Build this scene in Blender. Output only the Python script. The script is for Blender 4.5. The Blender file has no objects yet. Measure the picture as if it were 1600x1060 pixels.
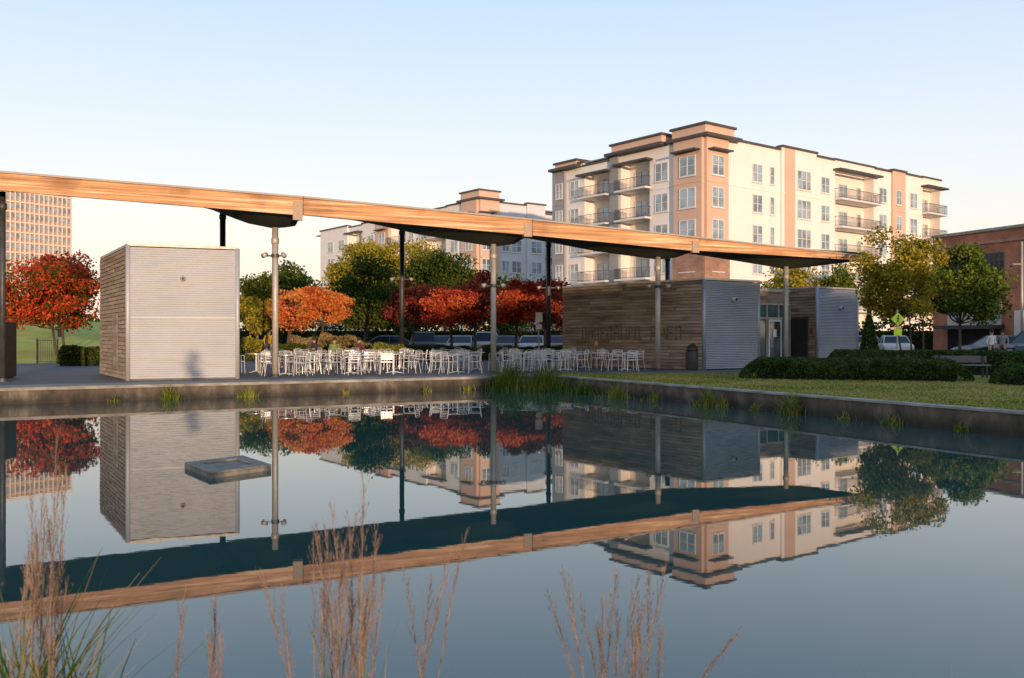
import bpy, math, random
import numpy as np
from mathutils import Vector, Matrix
random.seed(7); rs = np.random.RandomState(11)
SC = bpy.context.scene; COL = SC.collection
F = 1400.0; HOR = 525.0; CH = 1.8; GZ = 0.36; PZ = 0.40
def at(px, py, Y): return Vector(((px-800)/F*Y, Y, CH+(HOR-py)/F*Y))
def zat(py, Y): return CH+(HOR-py)/F*Y
def xat(px, Y): return (px-800)/F*Y
def interp(tab, x):
    if x<=tab[0][0]: 
        (a,b),(c,d)=tab[0],tab[1]; return b+(d-b)*(x-a)/(c-a)
    for (a,b),(c,d) in zip(tab,tab[1:]):
        if x<=c: return b+(d-b)*(x-a)/(c-a)
    return tab[-1][1]

# ------------------------------------------------------------------ materials
def new_mat(name):
    m = bpy.data.materials.new(name); m.use_nodes = True
    nt = m.node_tree; b = nt.nodes['Principled BSDF']; return m, nt, b
def ramp(nt, stops):
    r = nt.nodes.new('ShaderNodeValToRGB'); e = r.color_ramp.elements
    while len(e) < len(stops): e.new(0.5)
    for i, (p, c) in enumerate(stops): e[i].position = p; e[i].color = (*c, 1)
    return r
def mat_noise(name, c1, c2, scale=3, rough=.8, metal=0, stretch=(1,1,1), bump=0, bscale=None, detail=6, c3=None, spec=.5, island=0, zstain=None, patch=0):
    m, nt, b = new_mat(name)
    tc = nt.nodes.new('ShaderNodeTexCoord'); mp = nt.nodes.new('ShaderNodeMapping'); mp.inputs['Scale'].default_value = stretch
    nt.links.new(tc.outputs['Object'], mp.inputs['Vector'])
    n = nt.nodes.new('ShaderNodeTexNoise'); n.inputs['Scale'].default_value = scale; n.inputs['Detail'].default_value = detail
    n.inputs['Roughness'].default_value = .65
    nt.links.new(mp.outputs['Vector'], n.inputs['Vector'])
    st = [(.32, c1), (.68, c2)] if c3 is None else [(.3, c1), (.52, c2), (.7, c3)]
    r = ramp(nt, st)
    fac = n.outputs['Fac']
    if island:
        g = nt.nodes.new('ShaderNodeNewGeometry'); mm = nt.nodes.new('ShaderNodeMath'); mm.operation = 'MULTIPLY_ADD'
        mm.inputs[1].default_value = island
        s = nt.nodes.new('ShaderNodeMath'); s.operation = 'SUBTRACT'; s.inputs[1].default_value = island/2
        nt.links.new(g.outputs['Random Per Island'], mm.inputs[0]); nt.links.new(fac, mm.inputs[2]); nt.links.new(mm.outputs[0], s.inputs[0]); fac = s.outputs[0]
    nt.links.new(fac, r.inputs['Fac']); colout = r.outputs['Color']
    if patch:    # broad weathering patches
        np_ = nt.nodes.new('ShaderNodeTexNoise'); np_.inputs['Scale'].default_value = patch; np_.inputs['Detail'].default_value = 4
        nt.links.new(tc.outputs['Object'], np_.inputs['Vector']); rp_ = ramp(nt, [(.38,(.48,.42,.38)),(.56,(1.05,1.05,1.05))]); nt.links.new(np_.outputs['Fac'], rp_.inputs['Fac'])
        mx = nt.nodes.new('ShaderNodeMix'); mx.data_type = 'RGBA'; mx.blend_type = 'MULTIPLY'; mx.inputs[0].default_value = 1
        nt.links.new(colout, mx.inputs[6]); nt.links.new(rp_.outputs['Color'], mx.inputs[7]); colout = mx.outputs[2]
    if zstain:   # (z low, z high, multiplier below): waterline staining / damp foot
        sx = nt.nodes.new('ShaderNodeSeparateXYZ'); nt.links.new(tc.outputs['Object'], sx.inputs[0])
        ad = nt.nodes.new('ShaderNodeMath'); ad.operation = 'MULTIPLY_ADD'; ad.inputs[1].default_value = .12; nt.links.new(n.outputs['Fac'], ad.inputs[0]); nt.links.new(sx.outputs['Z'], ad.inputs[2])
        mr = nt.nodes.new('ShaderNodeMapRange'); mr.inputs['From Min'].default_value = zstain[0]+.06; mr.inputs['From Max'].default_value = zstain[1]+.06
        mr.inputs['To Min'].default_value = zstain[2]; mr.inputs['To Max'].default_value = 1; nt.links.new(ad.outputs[0], mr.inputs['Value'])
        mx = nt.nodes.new('ShaderNodeMix'); mx.data_type = 'RGBA'; mx.blend_type = 'MULTIPLY'; mx.inputs[0].default_value = 1
        nt.links.new(colout, mx.inputs[6]); nt.links.new(mr.outputs['Result'], mx.inputs[7]); colout = mx.outputs[2]
    nt.links.new(colout, b.inputs['Base Color'])
    b.inputs['Roughness'].default_value = rough; b.inputs['Metallic'].default_value = metal; b.inputs['Specular IOR Level'].default_value = spec
    if bump:
        n2 = nt.nodes.new('ShaderNodeTexNoise'); n2.inputs['Scale'].default_value = bscale or scale*4; n2.inputs['Detail'].default_value = 5
        nt.links.new(mp.outputs['Vector'], n2.inputs['Vector'])
        bp = nt.nodes.new('ShaderNodeBump'); bp.inputs['Strength'].default_value = .6; bp.inputs['Distance'].default_value = bump
        nt.links.new(n2.outputs['Fac'], bp.inputs['Height']); nt.links.new(bp.outputs['Normal'], b.inputs['Normal'])
    return m
def mat_leaf(name, cols, trans=.3, nscale=.7):
    m = bpy.data.materials.new(name); m.use_nodes = True; nt = m.node_tree; nt.nodes.clear()
    out = nt.nodes.new('ShaderNodeOutputMaterial'); g = nt.nodes.new('ShaderNodeNewGeometry')
    n = nt.nodes.new('ShaderNodeTexNoise'); n.inputs['Scale'].default_value = nscale; n.inputs['Detail'].default_value = 3
    nt.links.new(g.outputs['Position'], n.inputs['Vector'])
    mm = nt.nodes.new('ShaderNodeMath'); mm.operation = 'MULTIPLY_ADD'; mm.inputs[1].default_value = .5
    ad = nt.nodes.new('ShaderNodeMath'); ad.operation = 'SUBTRACT'; ad.inputs[1].default_value = .25
    nt.links.new(g.outputs['Random Per Island'], mm.inputs[0]); nt.links.new(n.outputs['Fac'], mm.inputs[2]); nt.links.new(mm.outputs[0], ad.inputs[0])
    k = len(cols); r = ramp(nt, [(.22+.56*i/(k-1), c) for i, c in enumerate(cols)])
    nt.links.new(ad.outputs[0], r.inputs['Fac'])
    d = nt.nodes.new('ShaderNodeBsdfDiffuse'); t = nt.nodes.new('ShaderNodeBsdfTranslucent'); mx = nt.nodes.new('ShaderNodeMixShader')
    mx.inputs[0].default_value = trans
    nt.links.new(r.outputs['Color'], d.inputs['Color']); nt.links.new(r.outputs['Color'], t.inputs['Color'])
    nt.links.new(d.outputs[0], mx.inputs[1]); nt.links.new(t.outputs[0], mx.inputs[2]); nt.links.new(mx.outputs[0], out.inputs['Surface'])
    return m
M = {}
M['siding'] = mat_noise('weathered_siding', (.23,.145,.09), (.35,.24,.155), 2.2, .85, stretch=(.5,.5,6), bump=.004, bscale=9, c3=(.45,.33,.225), island=.24)
M['siding_dark'] = mat_noise('weathered_siding_dark', (.15,.10,.065), (.30,.215,.145), 1.2, .85, stretch=(.5,.5,3.5), bump=.006, bscale=9, c3=(.44,.34,.25), island=.22, detail=12)
M['fascia'] = mat_noise('fascia_timber', (.20,.085,.035), (.58,.30,.13), 1.0, .7, stretch=(.25,1,11), bump=.004, bscale=4, c3=(.90,.70,.48), detail=15, patch=.45)
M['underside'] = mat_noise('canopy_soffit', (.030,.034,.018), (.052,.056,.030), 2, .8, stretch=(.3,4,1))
M['metal'] = mat_noise('corrugated_zinc', (.36,.365,.38), (.41,.415,.425), .5, .5, .2, stretch=(.6,1,1.4), c3=(.44,.445,.455))
M['metal2'] = mat_noise('corrugated_zinc_cool', (.26,.28,.31), (.33,.35,.39), .7, .45, .3, stretch=(.6,1,2))
M['steel'] = mat_noise('galvanised_steel', (.34,.31,.27), (.52,.48,.42), 6, .5, .25, stretch=(1,1,.4))
M['darksteel'] = mat_noise('dark_painted_steel', (.04,.04,.042), (.08,.08,.08), 5, .5, .3)
M['alu'] = mat_noise('brushed_aluminium', (.62,.62,.64), (.76,.76,.78), 12, .35, .35)
M['concrete'] = mat_noise('stained_concrete', (.13,.12,.10), (.27,.25,.22), 1.8, .9, stretch=(1,1,2.5), bump=.015, c3=(.40,.37,.33), detail=12)
M['slab'] = mat_noise('wet_concrete', (.10,.09,.075), (.19,.17,.14), 5, .85, bump=.02, bscale=12, c3=(.28,.25,.21))
M['wallstain'] = mat_noise('wet_stained_wall', (.035,.028,.018), (.095,.076,.054), 2.2, .85, stretch=(1,1,.5), bump=.03, bscale=7, c3=(.21,.18,.14), zstain=(.06,.28,.35), detail=12)
M['paving'] = mat_noise('plaza_paving', (.09,.09,.10), (.14,.14,.15), .8, .7, bump=.003, bscale=14)
M['asphalt'] = mat_noise('asphalt', (.04,.04,.042), (.065,.065,.066), 2, .9, bump=.004, bscale=30)
M['linepaint'] = mat_noise('line_paint', (.6,.6,.57), (.75,.75,.72), 5, .8)
M['earth'] = mat_noise('ground_cover', (.04,.05,.018), (.09,.085,.04), .4, .95, bump=.02, bscale=5)
M['lawn'] = mat_noise('lawn_turf', (.13,.15,.024), (.23,.22,.05), .55, .95, bump=.03, bscale=45, c3=(.32,.28,.09), detail=12)
M['white_wall'] = mat_noise('pinkish_white_stucco', (.76,.70,.655), (.82,.765,.72), .5, .85)
M['beige_wall'] = mat_noise('peach_stucco', (.58,.39,.29), (.64,.435,.33), .5, .85)
M['gray_wall'] = mat_noise('gray_stucco', (.24,.24,.25), (.30,.30,.31), .5, .85)
M['cool_wall'] = mat_noise('pale_gray_stucco', (.55,.55,.58), (.62,.62,.65), .5, .85)
M['trim'] = mat_noise('dark_roof_trim', (.05,.042,.04), (.085,.075,.07), 3, .6)
M['frame'] = mat_noise('window_frame', (.60,.57,.54), (.68,.65,.62), 3, .5)
def glass(name, c, r=.06, lo=.3, spec=.9, ior=1.8):
    m, nt, b = new_mat(name); n = nt.nodes.new('ShaderNodeTexNoise'); n.inputs['Scale'].default_value = .6
    g = nt.nodes.new('ShaderNodeNewGeometry'); nt.links.new(g.outputs['Position'], n.inputs['Vector'])
    rr = ramp(nt, [(.40, tuple(x*lo for x in c)), (.60, c)]); nt.links.new(n.outputs['Fac'], rr.inputs['Fac']); nt.links.new(rr.outputs['Color'], b.inputs['Base Color'])
    b.inputs['Roughness'].default_value = r; b.inputs['Specular IOR Level'].default_value = spec; b.inputs['IOR'].default_value = ior; return m
M['pane'] = glass('window_glass', (.26,.35,.42), .06, .35); M['darkpane'] = glass('dark_glass', (.02,.024,.03), .12, .5, .4, 1.4); M['doorglass'] = glass('door_glass', (.10,.16,.17))
def brickmat(name, c1, c2, mort, sc=1.0):
    m, nt, b = new_mat(name); tc = nt.nodes.new('ShaderNodeTexCoord'); sx = nt.nodes.new('ShaderNodeSeparateXYZ'); cx = nt.nodes.new('ShaderNodeCombineXYZ')
    ad = nt.nodes.new('ShaderNodeMath'); ad.operation = 'ADD'
    nt.links.new(tc.outputs['Object'], sx.inputs[0]); nt.links.new(sx.outputs['X'], ad.inputs[0]); nt.links.new(sx.outputs['Y'], ad.inputs[1])
    nt.links.new(ad.outputs[0], cx.inputs['X']); nt.links.new(sx.outputs['Z'], cx.inputs['Y'])
    br = nt.nodes.new('ShaderNodeTexBrick'); br.inputs['Scale'].default_value = sc; br.inputs['Brick Width'].default_value = .24; br.inputs['Row Height'].default_value = .08; br.inputs['Mortar Size'].default_value = .008
    br.inputs['Color1'].default_value = (*c1,1); br.inputs['Color2'].default_value = (*c2,1); br.inputs['Mortar'].default_value = (*mort,1)
    nt.links.new(cx.outputs[0], br.inputs['Vector'])
    n = nt.nodes.new('ShaderNodeTexNoise'); n.inputs['Scale'].default_value = .8; n.inputs['Detail'].default_value = 6; nt.links.new(tc.outputs['Object'], n.inputs['Vector'])
    mx = nt.nodes.new('ShaderNodeMix'); mx.data_type = 'RGBA'; mx.blend_type = 'MULTIPLY'; mx.inputs[0].default_value = .7
    nt.links.new(br.outputs['Color'], mx.inputs[6]); r = ramp(nt, [(.3,(.55,.55,.55)), (.7,(1.3,1.3,1.3))]); nt.links.new(n.outputs['Fac'], r.inputs['Fac']); nt.links.new(r.outputs['Color'], mx.inputs[7])
    nt.links.new(mx.outputs[2], b.inputs['Base Color']); b.inputs['Roughness'].default_value = .9; return m
M['brick'] = brickmat('red_brick', (.40,.135,.06), (.28,.085,.04), (.30,.2,.15))
M['brick2'] = brickmat('brown_brick', (.38,.19,.13), (.28,.14,.09), (.35,.28,.22))
M['bark'] = mat_noise('bark', (.04,.03,.022), (.11,.085,.065), 4, .95, stretch=(2,2,.5), bump=.02)
M['black'] = mat_noise('black_plastic', (.015,.015,.017), (.03,.03,.03), 6, .5)
M['rubber'] = mat_noise('tyre_rubber', (.015,.015,.015), (.03,.03,.03), 9, .85)
M['redpaint'] = mat_noise('red_paint', (.30,.02,.02), (.4,.04,.03), 5, .5)
M['signyellow'] = mat_noise('fluorescent_sign', (.60,.85,.04), (.68,.92,.06), 5, .5)
M['signwhite'] = mat_noise('white_sign', (.75,.75,.75), (.82,.82,.82), 5, .5)
M['lampglass'] = mat_noise('lamp_lens', (.5,.45,.35), (.7,.65,.5), 5, .2)
M['skin'] = mat_noise('skin', (.42,.26,.19), (.5,.32,.24), 8, .6)
def flat(name, c, rough=.5, metal=0): return mat_noise(name, tuple(x*.9 for x in c), tuple(min(1,x*1.08) for x in c), 7, rough, metal)
LEAF = dict(
 red=mat_leaf('red_leaves', [(.14,.018,.014), (.42,.05,.03), (.64,.11,.045), (.60,.20,.06)]),
 redgreen=mat_leaf('scarlet_leaves_with_green', [(.04,.07,.012), (.10,.10,.018), (.52,.05,.025), (.68,.12,.04)],.3,.5),
 darkred=mat_leaf('burgundy_leaves', [(.06,.022,.018), (.22,.035,.03), (.38,.07,.042), (.44,.13,.05)]),
 orange=mat_leaf('orange_leaves', [(.38,.07,.025), (.64,.17,.05), (.76,.26,.07), (.64,.34,.10)]),
 green=mat_leaf('green_leaves', [(.018,.038,.010), (.04,.07,.015), (.08,.11,.022), (.15,.16,.03)]),
 midgreen=mat_leaf('mid_green_leaves', [(.03,.055,.010), (.07,.12,.02), (.16,.20,.03), (.28,.27,.04)]),
 lime=mat_leaf('lime_yellow_leaves', [(.14,.14,.02), (.28,.24,.03), (.40,.32,.04), (.44,.34,.05)]),
 yellow=mat_leaf('yellow_green_leaves', [(.08,.10,.012), (.22,.21,.03), (.38,.31,.04), (.50,.35,.04)]),
 hedge=mat_leaf('hedge_leaves', [(.018,.038,.012), (.035,.066,.02), (.06,.10,.028), (.10,.14,.04)], .2, 3),
 reed=mat_leaf('reed_blades', [(.06,.10,.015), (.14,.18,.03), (.26,.27,.05), (.38,.31,.09)], .3, 2),
 greenreed=mat_leaf('green_rush_blades', [(.03,.07,.012), (.07,.13,.02), (.14,.20,.03), (.26,.27,.05)], .3, 2),
 straw=mat_leaf('straw_blades', [(.18,.13,.06), (.32,.25,.11), (.42,.34,.17)], .3, 2),
 plume=mat_leaf('dried_plumes', [(.20,.12,.08), (.34,.225,.16), (.46,.33,.25)], .35, 9),
 stem=mat_leaf('dried_stems', [(.20,.12,.07), (.32,.21,.13), (.42,.30,.20)], .2, 9))

# ------------------------------------------------------------------ mesh helpers
class MB:
    def __init__(s): s.v=[]; s.f=[]; s.m=[]
    def add(s, vs, fs, mi=0):
        o=len(s.v); s.v += [tuple(v) for v in vs]; s.f += [tuple(i+o for i in f) for f in fs]; s.m += [mi]*len(fs); return s
    def box(s, x0,x1,y0,y1,z0,z1, mi=0):
        return s.add([(x0,y0,z0),(x1,y0,z0),(x1,y1,z0),(x0,y1,z0),(x0,y0,z1),(x1,y0,z1),(x1,y1,z1),(x0,y1,z1)],
              [(0,3,2,1),(4,5,6,7),(0,1,5,4),(1,2,6,5),(2,3,7,6),(3,0,4,7)], mi)
    def prism(s, poly, z0, z1, mi=0):
        n=len(poly); vs=[(p[0],p[1],z0) for p in poly]+[(p[0],p[1],z1) for p in poly]
        return s.add(vs, [tuple(range(n))[::-1], tuple(range(n,2*n))]+[(i,(i+1)%n,n+(i+1)%n,n+i) for i in range(n)], mi)
    def tube(s, pts, r, seg=8, mi=0, cap=True):
        pts=[Vector(p) for p in pts]; n=len(pts)
        if not hasattr(r,'__len__'): r=[r]*n
        vs=[]; up=None
        for i,p in enumerate(pts):
            d=(pts[min(i+1,n-1)]-pts[max(i-1,0)]).normalized()
            if up is None: up = Vector((0,0,1)) if abs(d.z)<.9 else Vector((1,0,0))
            a=d.cross(up)
            if a.length<1e-4: a=d.cross(Vector((0,1,0)))
            a.normalize(); b=d.cross(a)
            for k in range(seg):
                t=2*math.pi*k/seg; vs.append(p+(a*math.cos(t)+b*math.sin(t))*r[i])
        fs=[]
        for i in range(n-1):
            for k in range(seg): fs.append((i*seg+k, i*seg+(k+1)%seg, (i+1)*seg+(k+1)%seg, (i+1)*seg+k))
        if cap: fs += [tuple(range(seg))[::-1], tuple(range((n-1)*seg, n*seg))]
        return s.add(vs, fs, mi)
    def lathe(s, prof, c=(0,0,0), seg=16, mi=0, axis='z'):
        vs=[]
        for r,z in prof:
            for k in range(seg):
                t=2*math.pi*k/seg
                if axis=='z': vs.append((c[0]+r*math.cos(t), c[1]+r*math.sin(t), c[2]+z))
                else: vs.append((c[0]+r*math.cos(t), c[1]+z, c[2]+r*math.sin(t)))
        n=len(prof); fs=[(i*seg+k, i*seg+(k+1)%seg, (i+1)*seg+(k+1)%seg, (i+1)*seg+k) for i in range(n-1) for k in range(seg)]
        fs += [tuple(range(seg))[::-1], tuple(range((n-1)*seg, n*seg))]
        return s.add(vs, fs, mi)
    def mesh(s, name, mats, smooth=False):
        me=bpy.data.meshes.new(name); me.from_pydata(s.v, [], s.f)
        for m in (mats if isinstance(mats,(list,tuple)) else [mats]): me.materials.append(m)
        if len(me.materials)>1: me.polygons.foreach_set('material_index', s.m)
        if smooth: me.polygons.foreach_set('use_smooth', [True]*len(me.polygons))
        me.update(); return me
W = {}
def link(name, me, parent=None, frame=None):
    o=bpy.data.objects.new(name, me); COL.objects.link(o)
    fr = frame if frame is not None else Matrix.Identity(4)
    if parent is not None:
        o.parent=parent; o.matrix_parent_inverse=W[parent.name].inverted()
    o.matrix_basis=fr; W[o.name]=fr.copy(); return o
def mk(name, mb, mats, parent=None, frame=None, smooth=False):
    me = mb if isinstance(mb, bpy.types.Mesh) else mb.mesh(name, mats, smooth)
    return link(name, me, parent, frame)
def tag(o, label=None, cat=None, group=None, kind=None):
    if label: o['label']=label
    if cat: o['category']=cat
    if group: o['group']=group
    if kind: o['kind']=kind
    return o
def thing(name, label, cat, loc=(0,0,0), rz=0, group=None):
    o=link(name, None, None, Matrix.Translation(Vector(loc)) @ Matrix.Rotation(rz,4,'Z')); o.empty_display_size=.2
    return tag(o, label, cat, group)
def frame2(p0, p1, z=0):
    d=Vector((p1[0]-p0[0], p1[1]-p0[1], 0)); L=d.length; x=d.normalized(); zz=Vector((0,0,1)); y=zz.cross(x)
    m=Matrix((x,y,zz)).transposed().to_4x4(); m.translation=Vector((p0[0],p0[1],z)); return m, L
def copy_tree(o, parent=None):
    c=o.copy(); COL.objects.link(c)
    if parent is not None: c.parent=parent
    for ch in o.children: copy_tree(ch, c)
    return c

# ------------------------------------------------------------------ foliage
def leaf_mesh(name, pts, size, mat):
    n=len(pts); a=rs.normal(size=(n,3)); a/=np.linalg.norm(a,axis=1)[:,None]
    b=rs.normal(size=(n,3)); b-= (b*a).sum(1)[:,None]*a; b/=np.linalg.norm(b,axis=1)[:,None]
    s=(size*(.6+.8*rs.rand(n)))[:,None]
    v=np.stack([pts-a*s*.5, pts+b*s*.33, pts+a*s*.5, pts-b*s*.33],1).reshape(-1,3)
    me=bpy.data.meshes.new(name); me.vertices.add(len(v)); me.vertices.foreach_set('co', v.astype(np.float32).ravel())
    me.loops.add(4*n); me.loops.foreach_set('vertex_index', np.arange(4*n,dtype=np.int32)); me.polygons.add(n)
    me.polygons.foreach_set('loop_start', np.arange(0,4*n,4,dtype=np.int32)); me.polygons.foreach_set('loop_total', np.full(n,4,dtype=np.int32))
    me.materials.append(mat); me.update(calc_edges=True); me.validate(); return me
def crown_pts(c, hw, hh, n, clumps=26, rad=.34, flat_bottom=True):
    out=[]; cs=[]
    while len(cs)<clumps:
        p=rs.normal(size=3); p/=np.linalg.norm(p); p*= rs.rand()**.35*.86
        if flat_bottom and p[2]<-.6: continue
        cs.append(p)
    for p in cs:
        k=int(n/clumps*(.5+1.0*rs.rand())); r=rad*(.5+.8*rs.rand())
        q=rs.normal(size=(k,3)); q/=np.linalg.norm(q,axis=1)[:,None]; q*= (rs.rand(k,1)**.45)*r*(1+.22*np.abs(rs.normal(size=(k,1))))
        q*=np.array([1.15,1.15,.75]); out.append(q+p)
    q=np.concatenate(out); q*=np.array([hw,hw,hh]); return q+np.array(c), [np.array(p)*np.array([hw,hw,hh])+np.array(c) for p in cs]
def tree(label, px, Y, top, hw, bottom, kind, name='broadleaf_tree', n=6500, leaf=.2, trunk_px=None, group=None, trunks=1, z0=GZ, clumps=30, rad=.36, cat='tree', tr=.15):
    tx=xat(trunk_px if trunk_px else px, Y); x=xat(px,Y); ztop=zat(top,Y); zb=zat(bottom,Y); W_=hw/F*Y
    root=thing(name, label, cat, (tx,Y,z0), 0, group)
    c=(x,Y,(ztop+zb)/2); hh=(ztop-zb)/2
    pts,cs=crown_pts(c,W_,hh,n,clumps,rad)
    mb=MB()
    for t in range(trunks):
        ox=(t-(trunks-1)/2)*.35; fork=Vector((tx+(x-tx)*.3+ox*1.5,Y,zb+hh*.25)); base=Vector((tx+ox,Y,z0-.05))
        mid=base.lerp(fork,.5)+Vector((random.uniform(-.08,.08),0,0)); q=tr/ (1 if trunks==1 else 1.6)
        mb.tube([base,base+Vector((0,0,.2)),mid,fork],[q*1.5,q,q*.85,q*.7],8)
        sel=random.sample(cs,min(len(cs),14 if trunks==1 else 7))
        for p in sel:
            e=Vector(p); m2=fork.lerp(e,.5)+Vector((0,0,-.1*W_)); mb.tube([fork,m2,e],[q*.45,q*.28,q*.08],5,cap=False)
    mk('trunk', mb, M['bark'], root, smooth=True)
    link('crown', leaf_mesh('crown', pts, leaf, LEAF[kind]), root)
    return root
def blades(center, n, spread, h, w, mat_lean=.35, z0=0.0, seg=4):
    mb=MB()
    for i in range(n):
        a=random.uniform(0,2*math.pi); r=abs(random.gauss(0,.55))*spread; bx=center[0]+r*math.cos(a); by=center[1]+r*math.sin(a)*.6
        hh=h*random.uniform(.3,1.1)*max(.35,1-.45*r/spread); lean=random.uniform(.1,mat_lean)*hh*1.3; la=random.uniform(0,2*math.pi); pa=random.uniform(0,math.pi)
        vs=[]
        for k in range(seg+1):
            t=k/seg; x=bx+math.cos(la)*lean*t*t; y=by+math.sin(la)*lean*t*t; z=z0+hh*(t-.12*t*t*(lean/hh)*3); ww=w*(1-t)**.7+.0008
            vs += [(x-math.cos(pa)*ww,y-math.sin(pa)*ww,z),(x+math.cos(pa)*ww,y+math.sin(pa)*ww,z)]
        mb.add(vs,[(2*k,2*k+1,2*k+3,2*k+2) for k in range(seg)])
    return mb

# ------------------------------------------------------------------ setting
PL=[(-52.0,2.6),(-13.4,23.5),(-0.65,30.4),(1.3,30.9),(9.1,15.9),(15.9,2.6)]
import bmesh
bm=bmesh.new()
def loop(pts,z):
    vs=[bm.verts.new((x,y,z)) for x,y in pts]; return [bm.edges.new((vs[i],vs[(i+1)%len(vs)])) for i in range(len(vs))]
ed=loop([(-1500,-1500),(1500,-1500),(1500,1500),(-1500,1500)],GZ)+loop(PL,GZ)
bmesh.ops.triangle_fill(bm, edges=ed, use_beauty=True)
bm.normal_update()
for f in bm.faces:
    if f.normal.z<0: f.normal_flip()
me=bpy.data.meshes.new('ground'); bm.to_mesh(me); bm.free(); me.materials.append(M['earth']); tag(link('ground',me),'dark green and brown ground around the pond','ground',kind='structure')
# water
m,nt,b=new_mat('pond_water'); b.inputs['Base Color'].default_value=(.020,.066,.062,1); b.inputs['Roughness'].default_value=.012; b.inputs['IOR'].default_value=1.58
tc=nt.nodes.new('ShaderNodeTexCoord'); mp=nt.nodes.new('ShaderNodeMapping'); mp.inputs['Scale'].default_value=(.9,2.2,1); nt.links.new(tc.outputs['Object'],mp.inputs['Vector'])
n1=nt.nodes.new('ShaderNodeTexNoise'); n1.inputs['Scale'].default_value=3.0; n1.inputs['Detail'].default_value=2.5; nt.links.new(mp.outputs['Vector'],n1.inputs['Vector'])
n2=nt.nodes.new('ShaderNodeTexNoise'); n2.inputs['Scale'].default_value=.25; nt.links.new(tc.outputs['Object'],n2.inputs['Vector'])
mu=nt.nodes.new('ShaderNodeMath'); mu.operation='MULTIPLY'; nt.links.new(n1.outputs['Fac'],mu.inputs[0]); nt.links.new(n2.outputs['Fac'],mu.inputs[1])
bp=nt.nodes.new('ShaderNodeBump'); bp.inputs['Strength'].default_value=1; bp.inputs['Distance'].default_value=.0003
nt.links.new(mu.outputs[0],bp.inputs['Height']); nt.links.new(bp.outputs['Normal'],b.inputs['Normal'])
M['water']=m
wm=MB(); wp=[(-53,2.3),(-13.4,23.8),(-0.65,30.7),(1.5,31.2),(9.4,16),(16.2,2.3)]
wm.add([(x,y,0) for x,y in wp],[(5,4,3,2,1,0)]); o=mk('water',wm,M['water'])
if o.data.polygons[0].normal.z<0: o.data.flip_normals()
tag(o,'calm pond water mirroring the canopy and buildings','water',kind='structure')
# pond walls
def strip_wall(name, pts, zt, zb, th, mat, label=None, side=1, parent=None, out=0):
    mb=MB()
    n=len(pts); off=[]; inn=[]
    for i in range(n):
        a=Vector(pts[max(i-1,0)]); b_=Vector(pts[min(i+1,n-1)]); d=(b_-a).normalized(); nr=Vector((-d.y,d.x)); off.append(Vector(pts[i])+nr*th*side); inn.append(Vector(pts[i])-nr*out)
    for i in range(n-1):
        mb.prism([tuple(inn[i]),tuple(inn[i+1]),tuple(off[i+1]),tuple(off[i])],zb,zt)
    o=mk(name,mb,mat,parent)
    if label: tag(o,label,'wall')
    return o
strip_wall('retaining_wall',[(-52,2.6),(-13.4,23.5),(-.65,30.4)],.35,-.8,.45,M['wallstain'],'stained low retaining wall below the plaza and metal shed')
rw=strip_wall('retaining_wall',[(-.64,30.41),(1.3,30.9),(9.1,15.9),(15.9,2.6)],.40,-.8,.30,M['wallstain'],'stained low concrete wall along the edge of the lawn')
strip_wall('coping_top',[(-.64,30.41),(1.3,30.9),(9.1,15.9),(15.9,2.6)],.445,.402,.32,M['concrete'],parent=rw,out=.03)
def sheet(name,pts,z,mat,label,cat,th=.03):
    mb=MB(); mb.prism(pts,z-th,z); o=mk(name,mb,mat); return tag(o,label,cat,kind='structure')
sheet('coping',[(-52.05,2.75),(-13.45,23.46),(-.7,30.36),(-1.3,31.7),(-14,24.8),(-52.6,3.9)],.43,M['concrete'],'concrete coping strip along the plaza edge','edge strip',.08)
sheet('plaza',[(-52,4.5),(-14,24.7),(-1.2,31.65),(3.2,33.4),(9.5,33.0),(20,38),(30,50),(-60,50)],PZ,M['paving'],'gray paved cafe plaza beside the pond','plaza')
lm=MB(); 
gx=[(1.72,30.9),(9.5,15.9),(16.2,2.6),(60,2.6),(60,30),(30,29),(9.3,32.8),(3.4,33.2)]
lm.prism(gx,.36,.424); tag(mk('lawn',lm,M['lawn']),'mown green lawn on the right bank','lawn',kind='structure')
gp=[]
while len(gp)<42000:
    y=random.uniform(15,33); x0=1.75+(30.9-y)*.52+.15; x=x0+random.random()**1.2*(22-x0*.6)
    if x>.72*y+2: continue
    if y>29 and x>(9.3 if y>32.7 else 14): continue
    gp.append((x,y,.43+random.random()*.015))
link_o=link('lawn_grass',leaf_mesh('lawn_grass',np.array(gp),.05,mat_leaf('turf_blades',[(.12,.15,.02), (.23,.23,.04), (.36,.31,.08), (.44,.36,.14)],.3,.5))); tag(link_o,'short olive grass blades of the lawn','grass',kind='stuff')
sheet('road',[(-200,60),(200,60),(200,76),(-200,76)],GZ+.006,M['asphalt'],'asphalt street behind the park','road',.005)
mb=MB()
for i in range(30): mb.box(-60+i*4.2,-58+i*4.2,67.9,68.05,GZ+.0102,GZ+.0142)
tag(mk('road_marking',mb,M['linepaint']),'white dashed centre line painted on street','road marking',kind='structure')
sheet('pavement',[(-200,56),(200,56),(200,59.8),(-200,59.8)],GZ+.13,M['concrete'],'concrete pavement with kerb along the street','pavement',.12)
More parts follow.
